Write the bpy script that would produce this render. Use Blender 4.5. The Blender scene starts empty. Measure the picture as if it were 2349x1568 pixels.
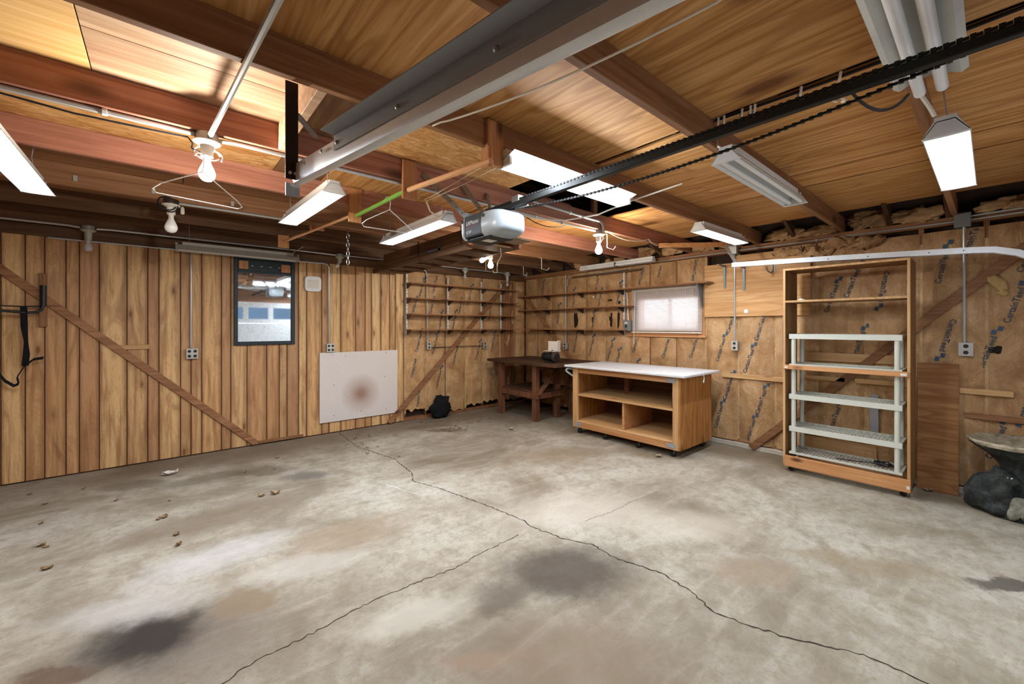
import bpy, bmesh, math, random
from mathutils import Vector, Matrix, noise
random.seed(7)
R = math.radians
SC = bpy.context.scene
COL = SC.collection

# ------------------------------------------------------------------ camera
cam_d = bpy.data.cameras.new('camera')
cam_d.sensor_width = 36.0
cam_d.lens = 14.41
cam_d.shift_y = -0.0149
cam_d.clip_start = 0.02
cam = bpy.data.objects.new('camera', cam_d)
cam.location = (0, 0, 1.5)
cam.rotation_euler = (R(90), 0, R(49.5 - 90))
COL.objects.link(cam)
SC.camera = cam

# ------------------------------------------------------------------ world, exposure
W = bpy.data.worlds.new('daylight')
SC.world = W
W.use_nodes = True
W.node_tree.nodes['Background'].inputs[0].default_value = (0.78, 0.88, 1.0, 1)
W.node_tree.nodes['Background'].inputs[1].default_value = 5.0
SC.view_settings.view_transform = 'Standard'
SC.view_settings.look = 'None'
SC.view_settings.gamma = 1.0
SC.view_settings.use_curve_mapping = False
SC.view_settings.exposure = 1.0
cy = SC.cycles
cy.use_light_tree = False
cy.max_bounces = 5
cy.diffuse_bounces = 4
cy.glossy_bounces = 2
cy.transmission_bounces = 4
cy.transparent_max_bounces = 8
cy.caustics_reflective = False
cy.caustics_refractive = False
cy.adaptive_threshold = .04
cy.sample_clamp_indirect = 4.0
TUBE_WATTS = 13.0      # per lit fluorescent fixture
BULB_WATTS = 19.0      # per lit bulb

# ------------------------------------------------------------------ materials
def lin(h):
    h = h.lstrip('#')
    v = [int(h[i:i + 2], 16) / 255 for i in (0, 2, 4)]
    return tuple((c / 12.92 if c <= .04045 else ((c + .055) / 1.055) ** 2.4) for c in v) + (1,)

SAT = .98
class NT:
    def __init__(s, name):
        s.m = bpy.data.materials.new(name)
        s.m.use_nodes = True
        s.t = s.m.node_tree
        s.n = s.t.nodes
        s.b = s.n['Principled BSDF']
        s.out = s.n['Material Output']
    def add(s, typ, **kw):
        nd = s.n.new(typ)
        for k, v in kw.items():
            setattr(nd, k, v)
        return nd
    def link(s, a, b):
        s.t.links.new(a, b)
    def coord(s, scale=(1, 1, 1), rot=(0, 0, 0), rnd=20.0, kind='Object'):
        tc = s.add('ShaderNodeTexCoord')
        src = tc.outputs[kind]
        if rnd:
            oi = s.add('ShaderNodeObjectInfo')
            ml = s.add('ShaderNodeMath', operation='MULTIPLY')
            s.link(oi.outputs['Random'], ml.inputs[0]); ml.inputs[1].default_value = rnd
            va = s.add('ShaderNodeVectorMath', operation='ADD')
            s.link(src, va.inputs[0]); s.link(ml.outputs[0], va.inputs[1])
            src = va.outputs[0]
        mp = s.add('ShaderNodeMapping')
        mp.inputs['Scale'].default_value = scale
        mp.inputs['Rotation'].default_value = rot
        s.link(src, mp.inputs[0])
        return mp.outputs[0]
    def noise(s, vec, scale, detail=3, rough=.55, dist=0):
        nd = s.add('ShaderNodeTexNoise')
        nd.inputs['Scale'].default_value = scale
        nd.inputs['Detail'].default_value = detail
        nd.inputs['Roughness'].default_value = rough
        nd.inputs['Distortion'].default_value = dist
        s.link(vec, nd.inputs['Vector'])
        return nd.outputs['Fac']
    def ramp(s, fac, stops):
        r = s.add('ShaderNodeValToRGB')
        e = r.color_ramp.elements
        while len(e) < len(stops):
            e.new(.5)
        for i, (p, c) in enumerate(stops):
            e[i].position = p
            e[i].color = lin(c) if isinstance(c, str) else (c, c, c, 1)
        s.link(fac, r.inputs[0])
        return r.outputs[0]
    def mix(s, fac, a, b, typ='MIX'):
        m = s.add('ShaderNodeMix', data_type='RGBA', blend_type=typ)
        for sock, v in ((m.inputs[0], fac), (m.inputs[6], a), (m.inputs[7], b)):
            if isinstance(v, (int, float)):
                sock.default_value = v
            elif isinstance(v, str):
                sock.default_value = lin(v)
            elif isinstance(v, tuple):
                sock.default_value = v
            else:
                s.link(v, sock)
        return m.outputs[2]
    def bump(s, fac, strength=.2, dist=.01):
        b = s.add('ShaderNodeBump')
        b.inputs['Strength'].default_value = strength
        b.inputs['Distance'].default_value = dist
        s.link(fac, b.inputs['Height'])
        s.link(b.outputs[0], s.b.inputs['Normal'])
    def jitter(s, col, lo=.85, hi=1.12, sat=None):
        oi = s.add('ShaderNodeObjectInfo')
        mr = s.add('ShaderNodeMapRange')
        mr.inputs[3].default_value = lo; mr.inputs[4].default_value = hi
        s.link(oi.outputs['Random'], mr.inputs[0])
        h = s.add('ShaderNodeHueSaturation')
        h.inputs['Saturation'].default_value = sat or SAT
        s.link(mr.outputs[0], h.inputs['Value'])
        s.link(col, h.inputs['Color'])
        return h.outputs[0]
    def done(s, col, rough=.6, spec=.3, metal=0):
        if isinstance(col, str):
            s.b.inputs['Base Color'].default_value = lin(col)
        else:
            s.link(col, s.b.inputs['Base Color'])
        s.b.inputs['Roughness'].default_value = rough
        s.b.inputs['Specular IOR Level'].default_value = spec
        s.b.inputs['Metallic'].default_value = metal
        return s.m

M = {}
AX = {'x': (.55, 9, 9), 'y': (9, .55, 9), 'z': (9, 9, .55)}
def wood(name, dark, mid, light, axis, scale=1.0, rough=.62, jit=(.86, 1.12), knots=0.0, knotcol='#3a1d0e', bump=.15, wave=0.0, rnd=20.0, sat=None):
    n = NT(name)
    a = {'x': (.9, 24, 24), 'y': (24, .9, 24), 'z': (24, 24, .9)}[axis]
    v = n.coord(tuple(c * scale for c in a), rnd=rnd)
    f = n.noise(v, 1.3, 4, .66, .35)
    col = n.ramp(f, [(.30, dark), (.5, mid), (.70, light)])
    lo = n.coord({'x': (.35, 2.2, 2.2), 'y': (2.2, .35, 2.2), 'z': (2.2, 2.2, .35)}[axis], rnd=rnd)
    g = n.noise(lo, 1.5, 2.0, .5, .4)
    if wave:
        ml = n.add('ShaderNodeMath', operation='MULTIPLY'); n.link(g, ml.inputs[0]); ml.inputs[1].default_value = wave * 7.0
        fr = n.add('ShaderNodeMath', operation='FRACT'); n.link(ml.outputs[0], fr.inputs[0])
        col = n.mix(n.ramp(fr.outputs[0], [(.0, .7), (.32, .08), (.85, 0.0), (1.0, .7)]), col, dark)
    else:
        col = n.mix(n.ramp(g, [(.35, .45), (.6, 0.0)]), col, dark)
    if knots:
        kv = n.coord({'x': (1.6, 4, 4), 'y': (4, 1.6, 4), 'z': (4, 4, 1.6)}[axis], rnd=rnd)
        vo = n.add('ShaderNodeTexVoronoi')
        vo.inputs['Scale'].default_value = knots
        n.link(kv, vo.inputs['Vector'])
        col = n.mix(n.ramp(vo.outputs['Distance'], [(.05, .85), (.13, 0.0)]), col, knotcol)
    col = n.jitter(col, *jit, sat=sat)
    if bump:
        n.bump(f, bump, .003)
    M[name] = n.done(col, rough, .25)
    return M[name]

def plain(name, col, rough=.5, metal=0, spec=.4, var=.0, vs=30, rust=None):
    n = NT(name)
    c = col
    if var or rust:
        v = n.coord()
        f = n.noise(v, vs, 3)
        c = n.mix(n.ramp(f, [(.35, 0.0), (.7, 1.0)]), col, rust or col)
        if not rust:
            hs = n.add('ShaderNodeHueSaturation')
            mr = n.add('ShaderNodeMapRange')
            mr.inputs[3].default_value = 1 - var; mr.inputs[4].default_value = 1 + var
            n.link(f, mr.inputs[0]); n.link(mr.outputs[0], hs.inputs['Value'])
            hs.inputs['Color'].default_value = lin(col)
            c = hs.outputs[0]
    M[name] = n.done(c, rough, spec, metal)
    return M[name]

def emit(name, col, strength, base='#ffffff'):
    n = NT(name)
    n.b.inputs['Emission Color'].default_value = lin(col)
    n.b.inputs['Emission Strength'].default_value = strength
    M[name] = n.done(base, .4, .3)
    return M[name]

for ax in 'xyz':
    wood('fir_' + ax, '#744c2e', '#976946', '#ae8058', ax, knots=.9)                 # old framing lumber
    wood('dark_' + ax, '#46301f', '#62452e', '#7a593d', ax, knots=.8)                # darkened framing
    wood('pine_' + ax, '#b08150', '#c89f6b', '#d6b486', ax, knots=1.0, knotcol='#6b3a1a')
    wood('ply_' + ax, '#a06c3c', '#c8965e', '#d8ab78', ax, wave=1.5, knots=.4, knotcol='#5d2f12', bump=.05, sat=1.03)
wood('joist', '#7a5233', '#9a6d49', '#ae825c', 'x', knots=.7, jit=(.8, 1.1))
wood('joist_red', '#85492f', '#a56446', '#ba7d5c', 'x', knots=.6, jit=(.95, 1.08), sat=.85)
wood('ply_bright', '#c69a58', '#d8b074', '#e4c592', 'x', knots=.7, knotcol='#7a4218', bump=.05)
wood('rough_board', '#a88163', '#c9a583', '#dcc0a0', 'x', knots=.5, knotcol='#7d5538')
wood('ceil_plank', '#7a5234', '#9a6c4a', '#ae845e', 'x', knots=.6, jit=(.75, 1.1))
wood('ply_grey', '#6b4a33', '#83603f', '#957350', 'y', wave=1.2)
wood('dowel', '#c08a5c', '#d7a577', '#e3b98f', 'y', knots=0)
wood('bench_wood', '#523220', '#754a33', '#8f6145', 'z', knots=.6)
wood('bench_top', '#38241a', '#553a2a', '#6e4e38', 'y', knots=.4)
wood('cab_ply', '#8a5a30', '#aa7848', '#bb8d5e', 'z', wave=1.3, knots=.55, sat=1.05)
wood('case_ply', '#7a5430', '#977046', '#a98357', 'z', knots=.5)
wood('case_edge', '#a67c4c', '#c09766', '#ceab7c', 'z', knots=.3)
wood('orange_pine', '#a96d3d', '#c48c58', '#d2a06e', 'y', knots=1.1)
wood('hang_board', '#a56b3e', '#c08a5a', '#cd9d70', 'z', knots=.8)
wood('lean_ply', '#7c5230', '#9a6e46', '#ab8257', 'y', wave=1.4, knots=.4, sat=1.02)
wood('ply_wall', '#b98650', '#cfa06a', '#dab482', 'y', knots=.6, wave=1.2, knotcol='#7a3a14')

# printed knotty plank panelling: tint changes from plank to plank
n = NT('plank')
v = n.coord((16, 16, .8), rnd=40)
f = n.noise(v, 1.5, 4, .62, .6)
oi = n.add('ShaderNodeObjectInfo')
c2 = n.ramp(oi.outputs['Random'], [(0, '#dcb57e'), (.22, '#b48a63'), (.42, '#d4aa74'), (.62, '#bd9066'), (.8, '#e0bd86'), (1, '#a87e5b')])
col = n.mix(n.ramp(f, [(.34, .75), (.56, 0.0)]), c2, '#9a6b42')
vb = n.coord((5, 5, 1.1), rnd=40)
g = n.noise(vb, 1.3, 3, .55, 1.2)
col = n.mix(n.ramp(g, [(.50, 0.0), (.72, .75)]), col, '#8d6040')
ml = n.add('ShaderNodeMath', operation='MULTIPLY'); n.link(g, ml.inputs[0]); ml.inputs[1].default_value = 16
fr = n.add('ShaderNodeMath', operation='FRACT'); n.link(ml.outputs[0], fr.inputs[0])
col = n.mix(n.ramp(fr.outputs[0], [(0, .28), (.3, 0.0)]), col, '#85552f')
tc = n.add('ShaderNodeTexCoord'); sx = n.add('ShaderNodeSeparateXYZ'); n.link(tc.outputs['Generated'], sx.inputs[0])
col = n.mix(n.ramp(sx.outputs[0], [(0, .6), (.14, 0.0), (.76, 0.0), (1, .6)]), col, '#7d5232')
kv = n.coord((6, 6, 1.9), rnd=40)
vo = n.add('ShaderNodeTexVoronoi'); vo.inputs['Scale'].default_value = 1.0; n.link(kv, vo.inputs['Vector'])
col = n.mix(n.ramp(vo.outputs['Distance'], [(.05, .85), (.10, .35), (.24, 0.0)]), col, '#6b4020')
hs = n.add('ShaderNodeHueSaturation'); hs.inputs['Saturation'].default_value = 1.0; hs.inputs['Value'].default_value = 1.05; n.link(col, hs.inputs['Color'])
M['plank'] = n.done(hs.outputs[0], .5, .3)

# kraft paper facing
def kraft(name, lo, mid, hi):
    n = NT(name)
    v = n.coord((1, 1, 1), rnd=9)
    f = n.noise(v, 3.0, 5, .65, .8)
    vw = n.coord((1, 1, .45), rnd=9)
    w = n.noise(vw, 9, 5, .7, 2.2)
    sb = n.add('ShaderNodeMath', operation='SUBTRACT'); n.link(w, sb.inputs[0]); sb.inputs[1].default_value = .5
    ab = n.add('ShaderNodeMath', operation='ABSOLUTE'); n.link(sb.outputs[0], ab.inputs[0])
    col = n.ramp(f, [(.30, lo), (.5, mid), (.70, hi)])
    col = n.mix(n.ramp(ab.outputs[0], [(.0, .35), (.03, 0.0)]), col, '#77583a')
    col = n.jitter(col, .92, 1.08, sat=1.05)
    n.bump(ab.outputs[0], .8, .03)
    M[name] = n.done(col, .5, .4)
kraft('kraft', '#9e7852', '#bf996e', '#d2b088')
kraft('kraft_flange', '#b3916a', '#c5a57c', '#d2b58e')

# oriented strand board
n = NT('osb')
v = n.coord((3.2, 7.5, 5), rot=(0, 0, R(12)), rnd=3)
vo = n.add('ShaderNodeTexVoronoi'); vo.inputs['Scale'].default_value = 1.7; vo.inputs['Randomness'].default_value = 1
n.link(v, vo.inputs['Vector'])
f = n.noise(v, 2.6, 5, .7, 1.5)
col = n.ramp(f, [(.3, '#a06c38'), (.5, '#c8975c'), (.7, '#e2bf8c')])
sep = n.add('ShaderNodeSeparateColor'); n.link(vo.outputs['Color'], sep.inputs[0])
col = n.mix(n.ramp(sep.outputs[0], [(.55, 0.0), (1, .5)]), col, '#9c5f2b')
M['osb'] = n.done(col, .6, .25)

# concrete floor with stains, painted daylight and broad dark tones
n = NT('concrete')
v = n.coord((1, 1, 1), rnd=0)
f1 = n.noise(v, .9, 5, .62, .5)
f2 = n.noise(v, 5.0, 5, .7, .3)
f3 = n.noise(v, 60, 2, .6)
vs = n.coord((1.2, 6, 1), rot=(0, 0, R(35)), rnd=0)
f4 = n.noise(vs, 1.6, 4, .65, .5)
f5 = n.noise(v, 16, 5, .72, .6)
col = n.ramp(f1, [(.30, '#746b59'), (.43, '#958d7d'), (.55, '#aca698'), (.72, '#c0beb4')])
col = n.mix(n.ramp(f2, [(.34, .5), (.55, 0.0)]), col, '#7a6d58')
col = n.mix(n.ramp(f4, [(.50, 0.0), (.74, .32)]), col, '#cdc6b8')
col = n.mix(n.ramp(f5, [(.36, .42), (.52, 0.0)]), col, '#85775f')
col = n.mix(n.ramp(f3, [(.28, .35), (.46, 0.0)]), col, '#7c6f5e')
warp = n.add('ShaderNodeTexNoise'); warp.inputs['Scale'].default_value = 3.2; warp.inputs['Detail'].default_value = 7; warp.inputs['Roughness'].default_value = .68
n.link(v, warp.inputs['Vector'])
# (x, y, half length, half width, turn, colour, strength, softness)
STAINS_AND_TONES = [(1.90, 1.70, .44, .29, -40, '#4f463d', .88, .6), (1.43, 1.765, .17, .13, -40, '#5f564c', .65, .5),
          (.02, 2.52, .55, .34, -40, '#746a60', .7, .6), (-.06, 2.64, .27, .19, -40, '#2a2522', .9, .6), (-.36, 2.60, .14, .07, -30, '#57402f', .7, .4),
          (.34, 2.65, .15, .12, -40, '#85755f', .75, .3), (.42, 5.05, .5, .14, 5, '#6a5f52', .6, .6), (.79, 4.93, .30, .16, -30, '#665b4c', .65, .45), (1.10, 4.5, .22, .15, -40, '#67635d', .7, .45),
          (-.2, 5.3, .28, .15, -30, '#665b4c', .65, .45), (.4, 3.95, .8, .22, 4, '#7d6f5c', .65, .55), (3.72, -.04, .16, .09, -50, '#504c44', .85, .3),
          (1.40, 1.2, .5, .3, -40, '#8a7a65', .6, .6), (3.13, 5.15, .28, .13, -35, '#5a5146', .7, .45), (3.05, 5.5, .4, .12, -20, '#665b4e', .6, .5),
          (2.76, .95, .26, .16, -40, '#92826b', .6, .5), (3.4, .5, .45, .12, -60, '#8b7c60', .55, .6), (1.0, 3.0, .5, .25, 0, '#94846d', .55, .6), (3.5, 3.3, .6, .3, -30, '#8f7f68', .5, .6),
          (.28, 3.28, .42, .2, 5, '#cfcfd0', .45, .7), (-.1, 2.98, .35, .16, -20, '#c9c8c6', .4, .7), (.7, 2.8, .4, .14, -20, '#d0cdc6', .4, .7), (2.6, 2.2, .7, .35, -30, '#cfc8bc', .5, .7),  # cool pale entries at left paint daylight into the floor colour
          (1.0, 1.95, .35, .12, -20, '#d9d5c8', .5, .7), (3.0, 1.5, .5, .25, -40, '#cbc3b4', .45, .7), (4.6, 5.2, 1.2, .9, 0, '#5d4f40', .6, .8), (2.2, 5.75, 4.5, .42, 0, '#6f6252', .7, .7), (5.2, 2.5, .33, 3.0, 0, '#7a6a50', .7, .7), (1.1, 1.5, .22, .05, -30, '#a5826c', .3, .7)]  # wide entries darken the corner and the strips along both walls
for (x, y, a, b, rot, sc, st, soft) in STAINS_AND_TONES:
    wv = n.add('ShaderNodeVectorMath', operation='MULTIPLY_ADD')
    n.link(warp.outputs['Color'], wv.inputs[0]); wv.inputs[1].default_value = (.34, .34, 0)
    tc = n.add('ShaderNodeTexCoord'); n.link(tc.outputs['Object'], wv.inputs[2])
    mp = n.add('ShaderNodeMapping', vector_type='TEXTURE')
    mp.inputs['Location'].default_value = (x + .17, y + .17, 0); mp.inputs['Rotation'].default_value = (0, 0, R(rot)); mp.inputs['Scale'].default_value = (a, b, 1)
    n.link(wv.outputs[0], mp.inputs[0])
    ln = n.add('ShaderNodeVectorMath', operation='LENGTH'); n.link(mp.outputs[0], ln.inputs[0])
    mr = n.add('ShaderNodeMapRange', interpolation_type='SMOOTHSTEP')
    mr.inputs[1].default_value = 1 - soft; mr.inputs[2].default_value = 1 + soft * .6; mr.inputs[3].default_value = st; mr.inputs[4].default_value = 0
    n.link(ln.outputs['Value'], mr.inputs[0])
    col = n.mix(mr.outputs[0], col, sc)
rr = n.add('ShaderNodeMapRange'); rr.inputs[3].default_value = .55; rr.inputs[4].default_value = .9; n.link(f2, rr.inputs[0])
n.bump(f3, .12, .002)
M['concrete'] = n.done(col, .55, .22)
n.link(rr.outputs[0], n.b.inputs['Roughness'])

# scorched white board
n = NT('scorched_white')
v = n.coord((1, 1, 1), rnd=0)
mp = n.add('ShaderNodeMapping', vector_type='TEXTURE'); mp.inputs['Location'].default_value = (.0, 0, -.13); mp.inputs['Scale'].default_value = (.3, .3, .3)
n.link(v, mp.inputs[0])
ln = n.add('ShaderNodeVectorMath', operation='LENGTH'); n.link(mp.outputs[0], ln.inputs[0])
col = n.mix(n.ramp(ln.outputs['Value'], [(.12, .85), (.5, .42), (1.0, 0.0)]), '#d9d2cc', '#94694f')
sp = n.noise(v, 40, 2)
col = n.mix(n.ramp(sp, [(.22, .5), (.32, 0.0)]), col, '#8a7a6c')
M['scorched_white'] = n.done(col, .55, .3)

# dusty reflective pane
n = NT('dusty_pane')
v = n.coord((1, 1, 1), rnd=0)
f = n.noise(v, 35, 4, .7)
gl = n.add('ShaderNodeBsdfGlossy'); gl.inputs['Roughness'].default_value = .03; gl.inputs['Color'].default_value = (.80, .86, .90, 1)
df = n.add('ShaderNodeBsdfDiffuse'); df.inputs['Color'].default_value = lin('#8fa0ac')
ms = n.add('ShaderNodeMixShader'); n.link(n.ramp(f, [(.45, .05), (.75, .30)]), ms.inputs[0])
n.link(gl.outputs[0], ms.inputs[1]); n.link(df.outputs[0], ms.inputs[2]); n.link(ms.outputs[0], n.out.inputs[0])
M['dusty_pane'] = n.m

# clear window glass
n = NT('clear_glass')
tr = n.add('ShaderNodeBsdfTransparent'); gl = n.add('ShaderNodeBsdfGlossy'); gl.inputs['Roughness'].default_value = .02
ms = n.add('ShaderNodeMixShader'); ms.inputs[0].default_value = .08
n.link(tr.outputs[0], ms.inputs[1]); n.link(gl.outputs[0], ms.inputs[2]); n.link(ms.outputs[0], n.out.inputs[0])
M['clear_glass'] = n.m
n = NT('tinted_glass')
tr = n.add('ShaderNodeBsdfTransparent'); tr.inputs[0].default_value = (.16, .19, .22, 1); n.link(tr.outputs[0], n.out.inputs[0])
M['tinted_glass'] = n.m
n = NT('bulb_glass')
tr = n.add('ShaderNodeBsdfTransparent'); ms = n.add('ShaderNodeMixShader'); ms.inputs[0].default_value = .45
n.b.inputs['Base Color'].default_value = lin('#d8dce8'); n.b.inputs['Roughness'].default_value = .15
n.link(tr.outputs[0], ms.inputs[1]); n.link(n.b.outputs[0], ms.inputs[2]); n.link(ms.outputs[0], n.out.inputs[0])
M['bulb_glass'] = n.m
# blind slat: white, lets some daylight through
n = NT('slat')
df = n.add('ShaderNodeBsdfDiffuse'); df.inputs['Color'].default_value = lin('#d9cfc6')
tl = n.add('ShaderNodeBsdfTranslucent'); tl.inputs['Color'].default_value = (.78, .80, .86, 1)
ms = n.add('ShaderNodeMixShader'); ms.inputs[0].default_value = .30
n.link(df.outputs[0], ms.inputs[1]); n.link(tl.outputs[0], ms.inputs[2]); n.link(ms.outputs[0], n.out.inputs[0])
M['slat'] = n.m

plain('white_metal', '#d4d6d4', .4, 0, .5, .06)
plain('aged_white', '#b9b9b1', .5, 0, .4, .1)
plain('galv', '#a5a9ac', .38, .45, .5, .12)
plain('galv_bright', '#d8dcde', .35, .25, .5, .08)
plain('galv_grey', '#959ea4', .5, .0, .5, .08)
plain('emt', '#b9bcbc', .3, .4, .5, .05)
plain('black_iron', '#2b1f19', .5, .3, .4, .2)
plain('black_paint', '#16191a', .45, 0, .4, .15)
plain('rail_black', '#1d1f1e', .45, .4, .4, .15)
plain('black_frame', '#1c2a30', .5, 0, .4, .15)
plain('black_cloth', '#131315', .85, 0, .2, .2)
plain('porcelain', '#dedcd4', .25, 0, .5, .05)
plain('old_porcelain', '#a8a79c', .35, 0, .5, .1)
plain('plastic_white', '#e2e2e0', .35, 0, .4)
plain('plastic_cream', '#d9d2c2', .4, 0, .4)
plain('shelf_plastic', '#c6c9bd', .42, 0, .4, .06)
plain('opener_lens', '#a3adb2', .3, 0, .5, .04)
plain('opener_black', '#262a2e', .45, 0, .4, .08)
plain('cable_white', '#d8d2c4', .45)
plain('cord_cream', '#c9b79c', .6)
plain('cord_black', '#17151a', .5)
plain('steel_dark', '#4a4c4e', .4, .7, .5, .15, rust='#5a4436')
plain('strap_steel', '#8e8f8c', .35, .8, .5, .1)
plain('bracket_blue', '#64727e', .4, .5, .5, .08)
plain('grey_box', '#7f8482', .45, .3, .5, .06)
plain('outlet_metal', '#bdbdb6', .35, .4, .5, .06)
plain('socket_dark', '#1c1512', .5)
plain('green_paint', '#7bb04c', .45, 0, .4, .05)
plain('red_ink', '#b3262c', .5)
plain('white_ink', '#e8e8e6', .5)
plain('ink_blue', '#4a5259', .7)
plain('ink_square', '#40566b', .7)
plain('crack', '#40372e', .95, 0, .1, .2)
plain('leaf', '#8a6f52', .8, 0, .2, .3, 20)
plain('leaf_pale', '#a8977c', .8, 0, .2, .15, 20)
plain('concrete_pale', '#c0b8a8', .8, 0, .2, .12, 12)
def stone(name, a, b, c, sc=9):
    n = NT(name)
    v = n.coord((1, 1, 1), rnd=3)
    f = n.noise(v, sc, 6, .7, .6)
    n.bump(n.noise(v, 38, 4, .7), .8, .008)
    M[name] = n.done(n.ramp(f, [(.32, a), (.5, b), (.68, c)]), .8, .25)
stone('stone_pale', '#6e6550', '#a89e86', '#c6bea8', 14)
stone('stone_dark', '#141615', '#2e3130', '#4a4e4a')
stone('stone_mid', '#4d5048', '#7b7c6e', '#a5a391')
plain('rubber', '#16130f', .6)
plain('caster_metal', '#8a8478', .4, .6, .5, .15)
plain('white_top', '#cfd0d2', .5, 0, .4, .16, 9)
plain('paper_white', '#d8d2c8', .7, 0, .2, .05)
plain('tar', '#1b140e', .9)
plain('tape_silver', '#a4a8ad', .4, .5)
plain('tape_blue', '#274a78', .5)
plain('insul_yellow', '#b59a66', .95, 0, .1, .25, 30)
plain('attic_dark', '#3a2a20', .9)
plain('door_white', '#e4e6e6', .45, 0, .4, .03)
plain('splatter', '#8a7660', .7, 0, .3, .35, 45)
plain('handle_blue', '#aebcc2', .35, 0, .4)
emit('tube_on', '#eaf3ff', 5.0)
M['tube_on'].cycles.emission_sampling = 'NONE'
n = NT('bulb_on')
em = n.add('ShaderNodeEmission'); em.inputs[0].default_value = lin('#fffaf2'); em.inputs[1].default_value = 8.0
tr = n.add('ShaderNodeBsdfTransparent'); ad = n.add('ShaderNodeAddShader')
n.link(em.outputs[0], ad.inputs[0]); n.link(tr.outputs[0], ad.inputs[1]); n.link(ad.outputs[0], n.out.inputs[0])
M['bulb_on'] = n.m
n.m.cycles.emission_sampling = 'NONE'
def lamp_area(name, parent, c, sx, sy, watts, col='#eaf3ff', rz=0):
    L = bpy.data.lights.new(name, 'AREA'); L.shape = 'RECTANGLE'; L.size = sx; L.size_y = sy; L.energy = watts; L.color = lin(col)[:3]
    o = bpy.data.objects.new(name, L); COL.objects.link(o); o.parent = parent; o.location = Vector(c) - WL[parent]; o.rotation_euler.z = rz
    return o
def lamp_point(name, parent, c, watts, r=.028, col='#fff6e8'):
    L = bpy.data.lights.new(name, 'POINT'); L.energy = watts; L.shadow_soft_size = r; L.color = lin(col)[:3]
    o = bpy.data.objects.new(name, L); COL.objects.link(o); o.parent = parent; o.location = Vector(c) - WL[parent]
    return o

# ------------------------------------------------------------------ geometry helpers: each returns (verts, faces)
def g_box(x0, x1, y0, y1, z0, z1):
    V = [(x, y, z) for z in (z0, z1) for y in (y0, y1) for x in (x0, x1)]
    return V, [(0, 2, 3, 1), (4, 5, 7, 6), (0, 1, 5, 4), (2, 6, 7, 3), (0, 4, 6, 2), (1, 3, 7, 5)]
def frame(d, up=(0, 0, 1)):
    d = Vector(d).normalized()
    u = Vector(up)
    if abs(d.dot(u)) > .98:
        u = Vector((1, 0, 0)) if abs(d.x) < .9 else Vector((0, 1, 0))
    s = d.cross(u).normalized()
    return d, s, s.cross(d).normalized()
def g_beam(p0, p1, w, h, up=(0, 0, 1)):
    p0, p1 = Vector(p0), Vector(p1)
    d, s, u = frame(p1 - p0, up)
    V = []
    for p in (p0, p1):
        for a, b in ((-1, -1), (1, -1), (1, 1), (-1, 1)):
            V.append(tuple(p + s * (a * w / 2) + u * (b * h / 2)))
    return V, [(3, 2, 1, 0), (4, 5, 6, 7), (0, 1, 5, 4), (1, 2, 6, 5), (2, 3, 7, 6), (3, 0, 4, 7)]
def g_tube(pts, r, seg=8, cap=True):
    pts = [Vector(p) for p in pts]
    V, F = [], []
    rs = r if isinstance(r, (list, tuple)) else [r] * len(pts)
    ref = None
    for i, p in enumerate(pts):
        t = (pts[min(i + 1, len(pts) - 1)] - pts[max(i - 1, 0)]).normalized()
        if ref is None:
            _, s, u = frame(t)
        else:
            u = (ref - t * ref.dot(t)).normalized(); s = t.cross(u)
        ref = u
        for k in range(seg):
            a = 2 * math.pi * k / seg
            V.append(tuple(p + (s * math.cos(a) + u * math.sin(a)) * rs[i]))
    for i in range(len(pts) - 1):
        for k in range(seg):
            a, b = i * seg + k, i * seg + (k + 1) % seg
            F.append((a, b, b + seg, a + seg))
    if cap:
        F.append(tuple(range(seg - 1, -1, -1)))
        F.append(tuple(range((len(pts) - 1) * seg, len(pts) * seg)))
    return V, F
def g_cyl(p0, p1, r, r1=None, seg=14):
    return g_tube([p0, p1], [r, r if r1 is None else r1], seg)
def g_lathe(prof, c=(0, 0, 0), axis=(0, 0, 1), seg=18, wob=None):
    c = Vector(c)
    d, s, u = frame(axis, (0, 1, 0) if abs(Vector(axis).normalized().z) > .9 else (0, 0, 1))
    V, F = [], []
    for i, (r, z) in enumerate(prof):
        for k in range(seg):
            a = 2 * math.pi * k / seg
            rr_ = r * (wob(a, z) if wob else 1)
            V.append(tuple(c + d * z + (s * math.cos(a) + u * math.sin(a)) * rr_))
    for i in range(len(prof) - 1):
        for k in range(seg):
            a, b = i * seg + k, i * seg + (k + 1) % seg
            F.append((a, b, b + seg, a + seg))
    F.append(tuple(range(seg - 1, -1, -1)))
    F.append(tuple(range((len(prof) - 1) * seg, len(prof) * seg)))
    return V, F
def g_prism(poly, axis, a0, a1):
    """poly: 2-D points in the plane across the axis (x->(y,z), y->(x,z), z->(x,y))"""
    def at(p, a):
        return {'x': (a, p[0], p[1]), 'y': (p[0], a, p[1]), 'z': (p[0], p[1], a)}[axis]
    k = len(poly)
    V = [at(p, a0) for p in poly] + [at(p, a1) for p in poly]
    F = [tuple(range(k)), tuple(range(2 * k - 1, k - 1, -1))]
    F += [(i, i + k, (i + 1) % k + k, (i + 1) % k) for i in range(k)]
    return V, F
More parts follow.
